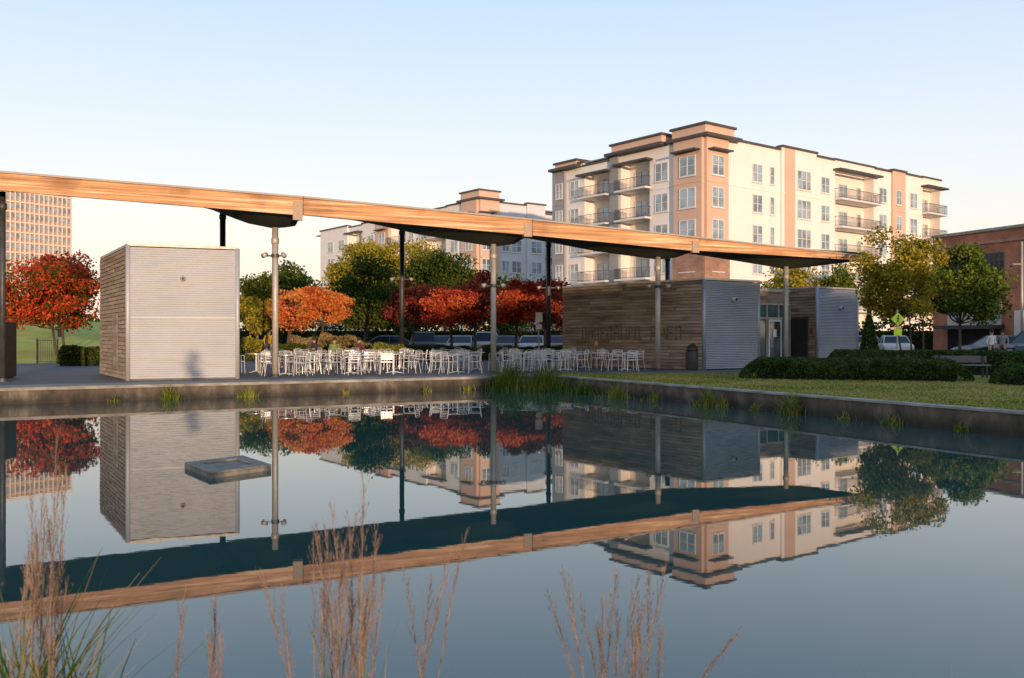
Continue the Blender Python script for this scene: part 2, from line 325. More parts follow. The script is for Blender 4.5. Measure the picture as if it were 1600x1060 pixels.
# hill
hm=MB(); nx,ny=40,24
for j in range(ny+1):
    for i in range(nx+1):
        X=-75+i/nx*53; Y=44+j/ny*70; ex=math.sin(math.pi*i/nx)**.6; ey=math.sin(math.pi*j/ny)**.8; hm.v.append((X,Y,.3+3.8*ex*ey*(1-.2*i/nx)))
for j in range(ny):
    for i in range(nx): a=j*(nx+1)+i; hm.f.append((a,a+1,a+nx+2,a+nx+1)); hm.m.append(0)
tag(mk('hill',hm,mat_noise('mound_grass',(.28,.32,.04),(.42,.42,.07),.5,.95,bump=.03,bscale=30,c3=(.50,.46,.12)),smooth=True),'low grassy mound beyond the left trees','hill',kind='structure')

# ------------------------------------------------------------------ sheds
def siding(L,H,bh=.135,z0=.02):
    mb=MB(); nb=int(H/bh)
    for i in range(nb):
        z=z0+i*bh; x=0
        while x<L-.01:
            w=min(random.uniform(.7,2.6),L-x)
            if L-(x+w)<.4: w=L-x
            dy=random.uniform(0,.012)
            s0,s1=x,x+w
            mb.add([(s0+.004,-.035-dy,z),(s1-.004,-.035-dy,z),(s1-.004,-.022-dy,z+bh-.018),(s0+.004,-.022-dy,z+bh-.018),(s0+.004,0,z),(s1-.004,0,z),(s1-.004,0,z+bh-.018),(s0+.004,0,z+bh-.018)],
                   [(0,1,2,3),(3,2,6,7),(0,4,5,1),(1,5,6,2),(0,3,7,4)])
            x+=w
    return mb
def corrugated(L,H,pitch=.072,amp=.011,z0=.05):
    mb=MB(); n=int(H/pitch*8); vs=[]
    for i in range(n+1):
        z=z0+(H-z0)*i/n; y=-.03-amp*math.sin(2*math.pi*i/8)
        vs+=[(0,y,z),(L,y,z)]
    return mb.add(vs,[(2*i,2*i+1,2*i+3,2*i+2) for i in range(n)])
def wall_lamp(parent,fr,x,z,r=.09):
    mb=MB(); mb.lathe([(r*1.2,0),(r*1.2,-.04),(r,-.05),(r,-.13),(r*.6,-.15)],(x,-.03,z),14,axis='y')
    o=mk('wall_lamp',mb,M['steel'],parent,fr,True)
    mk('lens',MB().lathe([(r*.6,0),(r*.5,-.03)],(x,-.185,z),12,axis='y'),M['darkpane'],o,fr)
def shed(name,label,P0,P1,PB,H,wood,metal,lamp=(.45,3.4),seams=(),lr=.09):
    r=thing(name,label,'shed',(P0[0],P0[1],PZ))
    PR=(P1[0]+PB[0]-P0[0],P1[1]+PB[1]-P0[1])
    ins=lambda p,q,t:(p[0]+(q[0]-p[0])*t,p[1]+(q[1]-p[1])*t)
    cen=((P0[0]+PR[0])/2,(P0[1]+PR[1])/2)
    core=[ins(p,cen,.02) for p in (P0,P1,PR,PB)]
    mk('wall',MB().prism(core,PZ,PZ+H-.05),M['darksteel'],r)
    fL,L1=frame2(PB,P0,PZ); mk('timber_wall',siding(L1-.06,H-.04),wood,r,fL)
    fF,L2=frame2(P0,P1,PZ); mk('metal_wall',corrugated(L2,H-.06),metal,r,fF,True)
    for s in seams: mk('sheet_joint',MB().box(.09,L2-.09,-.046,-.036,s,s+.02),metal,r,fF)
    fR,L3=frame2(P1,PR,PZ); mk('timber_wall',siding(L3,H-.04),wood,r,fR)
    fB,L4=frame2(PR,PB,PZ); mk('metal_wall',corrugated(L4,H-.06),metal,r,fB,True)
    for p in (P0,P1): mk('corner_post',MB().tube([(p[0],p[1],PZ),(p[0],p[1],PZ+H)],.075,12),metal,r,smooth=True)
    mk('roof',MB().prism([ins(p,cen,-.012) for p in (P0,P1,PR,PB)],PZ+H-.03,PZ+H+.05),M['steel'],r)
    wall_lamp(r,fF,lamp[0]*L2,lamp[1],lr)
    return r,fL,L1,fF,L2
P0=(-12.0,28.0); P1=(-8.95,29.2); PB=(-15.1,32.9)
s1,f1,l1,_,_=shed('equipment_shed','tall boxy shed with pale corrugated metal front and timber side, left of the tables',P0,P1,PB,4.24,M['siding'],M['metal'],lamp=(.49,3.22),seams=(1.97,),lr=.075)
mk('hatch',MB().box(l1*.55,l1*.55+.9,-.06,-.045,.3,2.1),M['siding_dark'],s1,f1)
Q0=(7.78,36.3); Q1=(10.45,38.0); QB=(2.43,42.6)
s2,f2,l2,f2f,_=shed('cafe_kiosk','long low kiosk with weathered dark timber wall and gray corrugated end beside the trash can',Q0,Q1,QB,3.7,M['siding_dark'],M['metal2'],lamp=(.52,2.9))
LMAT=mat_noise('worn_letter_paint',(.08,.058,.042),(.22,.16,.115),5,.9)
x=l2*.16
for i in range(13):
    w=random.uniform(.24,.38); mb=MB()
    if i==9: x+=.5
    sh=i%4
    mb.box(x,x+.07,-.056,-.048,1.22,1.82)
    if sh!=2: mb.box(x+.07,x+w,-.0555,-.048,1.73,1.82)
    if sh in (1,3): mb.box(x+.07,x+w*.9,-.0555,-.048,1.48,1.57)
    if sh in (0,1,2): mb.box(x+w-.07,x+w,-.0552,-.048,1.26,1.729)
    mk('worn_letter',mb,LMAT,s2,f2); x+=w+.1
mk('wall_lamp',MB().lathe([(.07,0),(.09,.02),(.09,.16),(.05,.2)],(l2*.28,-.12,.95),12),flat('amber_lamp',(.75,.35,.08)),s2,f2,True)
R0=(14.5,42.6); R1=(17.1,44.4); RB=(12.1,45.4)
s3,f3,l3,f3f,_=shed('service_shed','smaller gray corrugated shed with dark side doorway, right of the glass entrance',R0,R1,RB,3.7,M['siding_dark'],M['metal2'],lamp=(.55,2.75))
mk('doorway',MB().box(l3-1.35,l3-.5,-.075,-.05,.02,2.2),M['black'],s3,f3)
mb=MB().box(l3-1.42,l3-1.352,-.09,-.045,0,2.28).box(l3-.498,l3-.43,-.09,-.045,0,2.28).box(l3-1.352,l3-.498,-.09,-.045,2.203,2.28)
mk('door_frame',mb,M['darksteel'],s3,f3)
mk('alarm_box',MB().box(l3-.33,l3-.2,-.1,-.04,1.5,1.75),M['redpaint'],s3,f3)
# glass link
r=thing('glass_entrance','glazed entrance with metal framed door between the two gray corrugated sheds','entrance',(8.8,40.4,PZ))
fr,L=frame2((8.6,40.2),(13.5,43.5),PZ)
mb=MB(); mb.box(0,L,0,.12,2.95,3.5); mk('header',mb,M['siding_dark'],r,fr)
mb=MB().box(0,L,-.05,.2,3.5,3.62); mk('roof',mb,M['steel'],r,fr)
mb=MB()
for k in np.linspace(.05,L-.05,8): mb.box(k-.04,k+.04,-.04,.06,0,2.95)
mb.box(0,L,-.045,.055,2.87,2.948).box(0,L,-.045,.055,2.2,2.28).box(0,L,-.045,.055,.0,.1); mk('frame',mb,M['steel'],r,fr)
mk('pane',MB().box(0,L,.0,.02,.1,2.86),M['doorglass'],r,fr)
dx=L*.72
o=mk('door',MB().box(dx,dx+.09,-.09,-.05,.03,2.18).box(dx+.85,dx+.94,-.09,-.05,.03,2.18).box(dx+.09,dx+.85,-.09,-.05,.03,.3).box(dx+.09,dx+.85,-.09,-.05,2.08,2.18),M['alu'],r,fr)
mk('pane',MB().box(dx+.09,dx+.85,-.075,-.06,.3,2.08),M['doorglass'],o,fr)
mk('handle',MB().tube([(dx+.16,-.13,.85),(dx+.16,-.13,1.35)],.02,8),M['alu'],o,fr)
mk('notice',MB().box(dx+.3,dx+.55,-.096,-.091,1.35,1.7),M['signwhite'],o,fr)

# ------------------------------------------------------------------ canopy (deep butterfly roof: low valley above the front columns, rising to the rear)
e=Vector((.93,.37,0)).normalized(); nn=Vector((-e.y,e.x,0))
def FY(px): r=(px-800)/F; return 32.44/(1-.4*r)
cn=thing('timber_canopy','long sloping canopy with orange timber fascia on steel columns crossing above the cafe plaza','canopy',(-7.6,29.4,PZ))
PALE=flat('pale_drip_edge',(.36,.31,.27),.6); PLATE=flat('weathered_plate',(.40,.29,.21),.8)
segs=[(-140,259,286,473,310,337,None),(474,310,336,831,345,368,None),(832,345,368,1092,373,393,None),(1092.5,373,392,1362,403,408,1310)]
# profile of the soffit valley along the canopy, and the smooth rear edge
WEDGE=[(-140,285),(320,324),(385,349),(430,358),(472,352),(475,337),(580,347),(650,366),(771,386),(831,378),(834,368),(855,376),(930,393),(1028,406),(1092,399),(1094,394),(1130,404),(1228,421),(1310,413),(1362,409)]
REAR=[(-400,258),(-140,282),(472,334),(831,366),(1092,391),(1362,408)]
for si,(pa,ta,ba,pb,tb,bb,pend) in enumerate(segs):
    A=at(pa,ta,FY(pa)); A2=at(pa,ba,FY(pa)); B=at(pb,tb,FY(pb)); B2=at(pb,bb,FY(pb))
    d=Vector((B.x-A.x,B.y-A.y,0)); L=d.length
    fr,_=frame2((A.x,A.y),(B.x,B.y),0)
    mb=MB(); th=.12
    zA,zA2,zB,zB2=A.z,A2.z,B.z,B2.z
    split=.45
    for (y0,y1,f0,f1) in ((-.012,th,.0,split-.008),(0,th,split+.008,1)):
        za0=zA2+(zA-zA2)*f0; za1=zA2+(zA-zA2)*f1; zb0=zB2+(zB-zB2)*f0; zb1=zB2+(zB-zB2)*f1
        mb.add([(0,y0,za0),(L,y0,zb0),(L,y1,zb0),(0,y1,za0),(0,y0,za1),(L,y0,zb1),(L,y1,zb1),(0,y1,za1)],[(0,3,2,1),(4,5,6,7),(0,1,5,4),(1,2,6,5),(2,3,7,6),(3,0,4,7)])
    mk('fascia',mb,M['fascia'],cn,fr)
    mb=MB(); mb.add([(0,-.07,zA+.004),(L,-.07,zB+.004),(L,.3,zB+.004),(0,.3,zA+.004),(0,-.07,zA+.065),(L,-.07,zB+.065),(L,.3,zB+.065),(0,.3,zA+.065)],[(0,3,2,1),(4,5,6,7),(0,1,5,4),(1,2,6,5),(2,3,7,6),(3,0,4,7)])
    mk('drip_edge',mb,PALE,cn,fr)
    D1=1.7; D2=14.0; Fr=B if pend is None else at(pend,tb,FY(pend))
    N=28; mb=MB(); vs=[]
    for i in range(N+1):
        t=i/N; f=A2.lerp(B2,t); g=Vector((A.x,A.y,0)).lerp(Vector((Fr.x,Fr.y,0)),t)
        V_=g+nn*D1; Rr=g+nn*D2
        pv=800+F*V_.x/V_.y; pr=800+F*Rr.x/Rr.y
        pv=min(max(pv,pa+1),pb-1)
        V_.z=zat(interp(WEDGE,pv),V_.y); Rr.z=zat(interp(REAR,pr),Rr.y)
        f=f+nn*.125; f.z+=.06
        for p,q in ((f,.3),(V_,.26),(Rr,.2)): vs+=[tuple(p),(p.x,p.y,p.z+q)]
    fs=[]
    for i in range(N):
        a=6*i; c=a+6; fs+=[(a,a+2,c+2,c),(a+2,a+4,c+4,c+2),(a+1,c+1,c+3,a+3),(a+3,c+3,c+5,a+5),(a+4,a+5,c+5,c+4),(a,c,c+1,a+1)]
    fs+=[(0,1,3,2),(2,3,5,4),(6*N,6*N+2,6*N+3,6*N+1),(6*N+2,6*N+4,6*N+5,6*N+3)]
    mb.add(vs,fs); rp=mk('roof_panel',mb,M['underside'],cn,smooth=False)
    if pend is None:
        zb=zB2-.16 if si==0 else zB2-.06
        mk('joint_plate',MB().add([(L-.32,-.045,zb),(L-.01,-.045,zb),(L-.01,.14,zb),(L-.32,.14,zb),(L-.32,-.045,zB-.1),(L-.01,-.045,zB-.1),(L-.01,.14,zB-.1),(L-.32,.14,zB-.1)],[(0,3,2,1),(4,5,6,7),(0,1,5,4),(1,2,6,5),(2,3,7,6),(3,0,4,7)]),PLATE,cn,fr)
cols=[(4,27.4,300,1,0,.09),(430,30.5,356,0,400,.105),(771,33.5,382,0,447,.105),(1028,36.2,402,0,448,.105),(1228,38.6,417,0,0,.105),(348,41.0,324,1,0,.13),(628,44.6,350,1,437,.12),(857,47.4,371,1,450,.12),(1043,50,392,1,0,.13)]
for (px,Y,top,dark,lamp,rad) in cols:
    X=xat(px,Y); zt=zat(top,Y); m_=M['darksteel'] if dark else M['steel']
    c=mk('column',MB().tube([(X,Y,PZ),(X,Y,zt)],rad,14),m_,cn,smooth=True)
    mk('base_plate',MB().lathe([(.22,0),(.22,.03),(.14,.03),(.14,.1)],(X,Y,PZ+.001),14),M['darksteel'],c)
    mk('collar',MB().lathe([(rad+.01,0),(rad+.03,.02),(rad+.03,.18),(rad+.01,.2)],(X,Y,zt-.55),12),m_,c,smooth=True)
    if lamp:
        zl=zat(lamp,Y); k=Y/32
        mb=MB().box(X-.38*k,X+.38*k,Y-.03,Y+.03,zl-.025,zl+.025); mb.lathe([(rad+.03,-.06),(rad+.03,.06)],(X,Y,zl),12)
        mk('lamp_arm',mb,M['darksteel'],c)
        for s in (-1,1):
            mk('flood_lamp',MB().tube([(X+s*.28*k,Y-.05,zl+.06),(X+s*.38*k,Y-.2,zl-.02)],[.06,.09],10),M['steel'],c,smooth=True)

# ------------------------------------------------------------------ apartment buildings
u=Vector((.792,.61)).normalized(); v=Vector((-u.y,u.x))
MC={}
def winmesh(w,h):
    k=(round(w,2),round(h,2))
    if k in MC: return MC[k]
    fb=MB(); t=.09
    fb.box(-w/2,w/2,-.08,0,-h/2,-h/2+t).box(-w/2,w/2,-.08,0,h/2-t,h/2).box(-w/2,-w/2+t,-.08,0,-h/2+t,h/2-t).box(w/2-t,w/2,-.08,0,-h/2+t,h/2-t)
    nm=1 if w<1.2 else (2 if w<2.3 else 3)
    for i in range(1,nm): x=-w/2+w*i/nm; fb.box(x-.06,x+.06,-.078,0,-h/2+t,h/2-t)
    fb.box(-w/2+t,w/2-t,-.07,0,-.03,.03)
    fb.box(-w/2-.06,w/2+.06,-.12,0,-h/2-.09,-h/2-.001)
    pm=MB().box(-w/2+t,w/2-t,-.03,-.005,-h/2+t,h/2-t)
    MC[k]=(fb.mesh('window',M['frame']),pm.mesh('pane',M['pane'])); return MC[k]
def window(parent,fr,x,y,z,w,h):
    w*=.93; h*=.93
    a,b_=winmesh(w,h); f=fr @ Matrix.Translation(Vector((x,y,z)))
    o=link('window',a,parent,f); link('pane',b_,o,f)
def balcony(parent,fr,x0,x1,y,z):
    o=mk('balcony',MB().box(x0,x1,y-.9,y-.004,z-.2,z),M['frame'],parent,fr)
    mb=MB(); d=.9
    for zz in (.08,1.05): mb.box(x0+.03,x1-.03,y-d+.02,y-d+.06,z+zz,z+zz+.045)
    for xx in (x0+.03,x1-.08):
        for zz in (.08,1.05): mb.box(xx,xx+.04,y-d+.07,y-.01,z+zz,z+zz+.045)
        for k in range(4): mb.box(xx+.01,xx+.03,y-d+.2+k*.18,y-d+.22+k*.18,z+.13,z+1.05)
    n=int((x1-x0)/.2)
    for k in range(n+1): xx=x0+.04+(x1-x0-.1)*k/n; mb.box(xx,xx+.028,y-d+.03,y-d+.058,z+.001,z+1.05)
    mk('railing',mb,M['trim'],o,fr)
FL=[18.3,15.2,12.1,9.0,5.9]
def apartment(label,C,LU,LV,U,V,towers,main_mat):
    C=Vector(C); bt=thing('apartment_building',label,'building',(C.x,C.y,GZ))
    fU,_=frame2(C,C+u,0); pV=C+v*LV; fV,_=frame2(pV,C,0)
    mk('core',MB().box(1.6,LU-.3,1.6,LV-.3,GZ,21.0),main_mat,bt,fU)
    mk('flat_roof',MB().box(.2,LU-.2,.2,LV-.2,21.0,21.15),M['gray_wall'],bt,fU)
    def tx(px,side):
        r=(px-800)/F
        if side=='U': return (C.y*r-C.x)/(u.x-u.y*r)
        return (C.x-C.y*r)/(-v.x+v.y*r)
    for side,spec,fr,L in (('U',U,fU,LU),('V',V,fV,LV)):
        for (pa,pb,mat,off,zt,kind,wins) in spec:
            a,b_=tx(pa,side),tx(pb,side)
            a=max(a,0); b_=min(b_,L)
            if side=='V': a,b_=L-b_,L-a
            if b_-a<.1: continue
            if kind=='bal':
                mk('recess_wall',MB().box(a,b_,1.3,1.58,GZ,zt),M[mat],bt,fr)
                mk('bay_side',MB().box(a+.002,a+.25,0,1.298,GZ,zt-.9),M[mat],bt,fr); mk('bay_side',MB().box(b_-.25,b_-.002,0,1.298,GZ,zt-.9),M[mat],bt,fr)
                mk('bay_header',MB().box(a+.002,b_-.002,.0,1.298,zt-.898,zt),M[mat],bt,fr)
                mk('awning',MB().box(a-.2,b_+.2,-1.0,-.003,zt-1.2,zt-1.0),M['trim'],bt,fr)
                mk('parapet_trim',MB().box(a-.05,b_+.05,-.15,.4,zt+.002,zt+.2),M['trim'],bt,fr)
                for zc in FL:
                    balcony(bt,fr,a+.05,b_-.05,0,zc-1.25)
                    mk('balcony_floor',MB().box(a+.252,b_-.252,.0,1.298,zc-1.45,zc-1.25),M['frame'],bt,fr)
                    window(bt,fr,(a+b_)/2-.4,1.3,zc-.15,min(1.9,(b_-a)*.5),2.1)
                    if b_-a>4.5: window(bt,fr,b_-1.3,1.3,zc,.95,1.7)
            else:
                mk('wall_section',MB().box(a,b_,-off,1.59,GZ,zt),M[mat],bt,fr)
                mk('parapet_trim',MB().box(a-.08,b_+.08,-off-.2,.4,zt+.002,zt+.22),M['trim'],bt,fr)
                for (pw_,w,h) in wins:
                    x=tx(pw_,side); x=L-x if side=='V' else x
                    for zc in FL: window(bt,fr,x,-off-.003,zc,w,h)
                    if off>.32 and w>1.5: mk('window_awning',MB().box(x-w/2-.5,x+w/2+.5,-off-.8,-off-.004,19.65,19.8),M['trim'],bt,fr)
                for zc in FL[1::2]: mk('band_course',MB().box(a+.01,b_-.01,-off-.04,-off-.002,zc+1.42,zc+1.54),M[mat],bt,fr)
    for (side,pa,pb,z0,z1,mat,dep) in towers:
        a,b_=tx(pa,side),tx(pb,side); fr,L=(fU,LU) if side=='U' else (fV,LV)
        if side=='V': a,b_=L-b_,L-a
        mk('tower_attic',MB().box(a,b_,-.25,dep,z0,z1),M[mat],bt,fr)
        mk('tower_cap',MB().box(a-.2,b_+.2,-.45,dep+.2,z1+.002,z1+.22),M['trim'],bt,fr)
        mk('tower_cornice',MB().box(a-.5,b_+.5,-.9,dep+.4,z0-.2,z0+.1),M['trim'],bt,fr)
    return bt,fU,fV,tx
CA=at(1100,525,86.0)
btA,fUA,fVA,txA=apartment('large cream and tan apartment block with corner tower, nearest and tallest',(CA.x,CA.y),45.5,22.5,
 [(1100,1134,'beige_wall',.35,20.9,'w',[(1117,1.9,2.1)]),
  (1134,1218,'white_wall',0,21.1,'w',[(1183,1.7,2.0),(1206,.8,2.0)]),
  (1218,1272,'white_wall',.3,21.4,'w',[(1252,2.6,2.2)]),
  (1272,1303,'white_wall',0,21.2,'w',[(1289,1.7,1.9)]),
  (1303,1367,'white_wall',0,21.3,'bal',[]),
  (1367,1392,'white_wall',.0,21.2,'w',[(1379,1.7,1.9)]),
  (1392,1412,'beige_wall',.25,21.4,'w',[(1401,1.3,1.9)]),
  (1412,1440,'white_wall',0,21.3,'w',[(1427,1.8,2.0)]),
  (1440,1470,'white_wall',0,21.4,'bal',[])],
 [(1100,1056,'beige_wall',.35,20.9,'w',[(1078,2.2,2.1)]),
  (1056,1018,'white_wall',0,21.0,'w',[(1034,1.9,2.0)]),
  (1018,968,'white_wall',0,20.9,'bal',[]),
  (968,955,'gray_wall',.25,21.0,'w',[]),
  (955,911,'white_wall',0,20.6,'bal',[]),
  (911,885,'white_wall',0,21.0,'w',[(898,1.6,1.9)]),
  (885,866,'gray_wall',.3,20.7,'w',[(877,1.3,1.9)])],
 [('U',1099,1144,21.1,22.1,'beige_wall',4.0),('V',1036,958,21.1,22.0,'beige_wall',4.0),('V',903,870,20.8,21.4,'beige_wall',3.0)],M['white_wall'])
mk('tan_pilaster',MB().box(txA(1222,'U'),txA(1238,'U'),-.36,-.301,GZ,21.38),M['beige_wall'],btA,fUA)
mk('brick_base',MB().box(-.02-.4,txA(1134,'U')+.05,-.46,-.36,GZ,10.2),M['brick2'],btA,fUA)
LVA=22.5
mk('brick_base',MB().box(LVA-txA(1056,'V')-.05,LVA+.355,-.46,-.36,GZ,10.2),M['brick2'],btA,fVA)
mk('brick_base',MB().box(LVA-txA(866,'V'),LVA-txA(885,'V'),-.41,-.31,GZ,8),M['brick2'],btA,fVA)
CB=at(748,525,130.0)
btB,fUB,fVB,txB=apartment('pale apartment wing farther back with small roof tower, behind the red trees',(CB.x,CB.y),34,54.8,
 [(748,778,'beige_wall',.4,21.7,'w',[(757,1.7,2.0)]),
  (778,822,'cool_wall',0,21.4,'w',[(790,1.4,1.9),(807,2.0,2.0)]),
  (822,850,'cool_wall',.3,21.7,'w',[(836,2.2,2.0)]),
  (850,900,'cool_wall',0,20.4,'bal',[])],
 [(748,724,'beige_wall',.4,21.7,'w',[(736,1.8,2.0)]),
  (724,698,'white_wall',0,21.5,'w',[(710,2.2,2.0)]),
  (698,668,'white_wall',0,21.4,'bal',[]),
  (668,636,'white_wall',.3,21.6,'w',[(660,1.8,2.0),(645,1.8,2.0)]),
  (636,610,'white_wall',0,21.3,'bal',[]),
  (610,590,'beige_wall',.4,21.8,'w',[(600,2.2,2.0)]),
  (590,566,'white_wall',0,21.5,'w',[(580,2.2,2.0)]),
  (566,545,'white_wall',0,21.3,'bal',[]),
  (545,503,'white_wall',.3,21.6,'w',[(536,2.4,2.0),(519,2.4,2.0)])],
 [('U',747,779,21.8,22.9,'beige_wall',4.5)],M['white_wall'])

# office slab on the left
of=thing('office_tower','distant cream office slab with dense window grid at the far left','building',(-130,250,GZ))
fr,L=frame2((xat(-90,228),228),(xat(112,256),256),0)
top=zat(306,256)
mk('wall',MB().box(0,L,.4,16,GZ,top),flat('office_spandrel',(.42,.30,.24),.8),of,fr)
mk('roof',MB().box(-.3,L+.3,-.3,16.3,top+.002,top+.9),M['white_wall'],of,fr)
mb=MB(); k=0
while k<=L: mb.box(k-.16,k+.16,-.05,.39,GZ,top); k+=1.3
tag(mk('fin',mb,flat('office_fin',(.74,.60,.50),.8),of,fr),kind='stuff')
z=top-1.4; OL=flat('office_ledge',(.70,.56,.46),.8)
while z>3:
    mk('window_band',MB().box(.2,L-.2,.25,.395,z-1.1,z),M['pane'],of,fr); mk('ledge',MB().box(0,L,-.02,.38,z+.3,z+.75),OL,of,fr)
    z-=2.75
# brick building on the right
bb=thing('brick_building','old red brick warehouse with tall dark windows at the right edge','building',(xat(1460,70),70,GZ))
fr,L=frame2((xat(1458,71),71),(xat(1720,58),58),0)
mk('wall',MB().box(0,L,0,12,GZ,9.5),M['brick'],bb,fr)
mk('parapet_trim',MB().box(-.1,L+.1,-.12,12.1,9.502,9.72),M['concrete'],bb,fr)
mk('cornice',MB().box(0,L,-.1,-.003,8.6,8.8),M['brick2'],bb,fr)
def tbb(px):
    a=Vector((xat(1458,71),71)); d=Vector((xat(1720,58),58))-a; d.normalize(); r=(px-800)/F; return (r*a.y-a.x)/(d.x-r*d.y)
for (p0,p1,z0,z1) in ((1478,1505,6.2,7.9),(1538,1570,6.2,7.9),(1608,1640,6.2,7.9)):
    a,b_=tbb(p0),tbb(p1)
    mb=MB().box(a-.08,b_+.08,-.1,-.003,z0-.14,z0-.002).box(a,a+.08,-.06,-.003,z0,z1).box(b_-.08,b_,-.06,-.003,z0,z1).box(a+.08,b_-.08,-.06,-.003,z1-.08,z1)
    for i in range(1,4): xx=a+(b_-a)*i/4; mb.box(xx-.03,xx+.03,-.058,-.003,z0,z1-.08)
    for i in range(1,3): zz=z0+(z1-z0)*i/3; mb.box(a+.08,b_-.08,-.055,-.003,zz-.03,zz+.03)
    w=mk('window',mb,M['darksteel'],bb,fr); mk('pane',MB().box(a+.08,b_-.08,-.03,-.006,z0,z1-.08),M['darkpane'],w,fr)
a,b_=tbb(1482),tbb(1566)
mk('shopfront',MB().box(a,b_,-.12,-.003,2.6,4.3),flat('faded_panel',(.36,.34,.32),.8),bb,fr)
mk('shopfront_glass',MB().box(a,b_,-.09,-.003,.45,2.3),M['darkpane'],bb,fr)
mk('shop_awning',MB().box(a-.2,b_+.2,-1.3,-.003,2.3,2.58),M['black'],bb,fr)
a=tbb(1596); mk('pilaster',MB().box(a-.3,a+.3,-.35,-.003,GZ,3.6),flat('pale_stone',(.5,.46,.42),.8),bb,fr)
# unseen brick block added behind the camera to shade the right bank
shade_block=thing('warehouse','unseen brick block added behind the near bank to cast shade','building',(50,-42,GZ))
mk('wall',MB().box(25,95,-60,-40,GZ,8.0),M['brick'],shade_block)
for k in range(14): mk('window',MB().box(27+k*4.3,29+k*4.3,-39.98,-39.9,4.2,6.6),M['darkpane'],shade_block)
mk('roof',MB().box(24.7,95.3,-60.3,-39.7,8.002,8.3),M['trim'],shade_block)

# ------------------------------------------------------------------ trees
tree('broad tree with bright scarlet crown on the left lawn beside the metal shed',80,50,404,82,530,'redgreen',n=16000,leaf=.18,trunk_px=94,trunks=2,clumps=52,rad=.27)
tree('dark burgundy tree rising just behind the scarlet tree at left',92,60,386,46,500,'darkred',n=8000,leaf=.22)
tree('yellowing green tree just right of the tall metal shed',402,58,424,42,534,'yellow',n=8000,clumps=36)
tree('dark green tree seen behind the orange tree, left of centre',455,74,410,54,528,'green',n=9000,leaf=.26)
tree('bright orange tree spreading over the tables, right of first canopy column',500,47,440,54,520,'orange',n=12000,leaf=.15,trunk_px=506,tr=.1,clumps=44,rad=.27)
tree('smaller orange tree touching the left side of the bright orange tree',452,50,450,28,522,'orange',n=5500,leaf=.15,tr=.09)
tree('dark green round tree between orange tree and burgundy trees',572,59,402,52,528,'green',n=13000,leaf=.19,clumps=40)
tree('pale lime yellow tree behind the dark green round tree',588,84,368,58,470,'lime',n=12000,leaf=.25,clumps=40,rad=.3)
tree('lime yellow tree partly hidden right of the palest lime tree',652,88,382,54,470,'lime',n=11000,leaf=.26)
tree('lime yellow tree lowest of the three, left of the palest one',540,90,404,34,470,'lime',n=5500,leaf=.28)
tree('dark green tree behind the gap right of the yellowing tree',430,80,420,34,535,'green',n=5000,leaf=.28)
tree('wide dark green dome tree topping the red trees at centre',694,82,390,60,480,'green',n=14000,leaf=.25,clumps=48,rad=.3)
tree('burgundy tree behind the second rear column',646,57,434,50,524,'darkred',n=11000,leaf=.18,tr=.11,clumps=40,rad=.28)
tree('crimson tree in front of the green dome tree',704,51,448,44,520,'red',n=9500,leaf=.16,tr=.1,clumps=40,rad=.28)
tree('dark burgundy tree left of the tall middle column',742,59,418,46,526,'darkred',n=11000,leaf=.18,tr=.12,clumps=40,rad=.28)
tree('red orange tree right of the tall middle column',808,51,434,48,520,'red',n=11000,leaf=.16,tr=.1,clumps=44,rad=.28)
tree('burgundy tree against the pale apartment wing near the timber kiosk',852,59,424,40,528,'darkred',n=9000,leaf=.19,tr=.12)
tree('dark green tree filling the gap behind the red orange tree',780,72,422,48,530,'green',n=8000,leaf=.25)
tree('dark green tree low behind the burgundy trees left of centre',620,76,440,54,534,'green',n=8000,leaf=.26)
tree('slender yellow green tree with several thin stems in front of the cream apartments',1406,36,350,74,524,'yellow',n=18000,leaf=.12,trunk_px=1428,trunks=3,clumps=60,rad=.23,tr=.07)
tree('green tree with leaning trunk in front of the brick warehouse',1500,43,382,72,524,'midgreen',n=18000,leaf=.15,trunk_px=1500,clumps=56,rad=.25,tr=.09)
tree('yellow green treetop showing above the flat roof of the kiosk',1246,62,408,52,500,'yellow',n=9500,leaf=.2)
tree('smaller green treetop showing just right of the canopy end',1312,60,412,28,500,'midgreen',n=5500,leaf=.2)
tree('green tree at the left edge behind the cabinet',-30,62,400,50,520,'green',n=5000,leaf=.24)
# sapling added unseen behind the camera to throw a thin shadow on the metal shed
r=thing('shadow_sapling','unseen young tree added behind the viewpoint for its shadow on the metal shed','tree',(1.2,-10,GZ)); mk('trunk',MB().tube([(1.2,-10,GZ),(1.2,-10,2.9)],[.03,.015],7),M['bark'],r)
pts,_=crown_pts((1.2,-10,2.85),.4,.55,420,10,.4); link('crown',leaf_mesh('crown',pts,.09,LEAF['midgreen']),r)
# conifer
cx_,cy_=xat(1358,54),54
r=thing('conifer','small dark conical evergreen right of the service shed','tree',(cx_,cy_,GZ)); mk('trunk',MB().tube([(cx_,cy_,GZ),(cx_,cy_,zat(485,cy_))],[.08,.02],7),M['bark'],r)
t=rs.rand(3500)**1.3; a=rs.rand(3500)*6.283; rr=(1-t)*.65*(.6+.4*rs.rand(3500)); link('crown',leaf_mesh('crown',np.stack([cx_+rr*np.cos(a),cy_+rr*np.sin(a),.6+t*(zat(478,cy_)-.6)],1),.14,LEAF['hedge']),r)
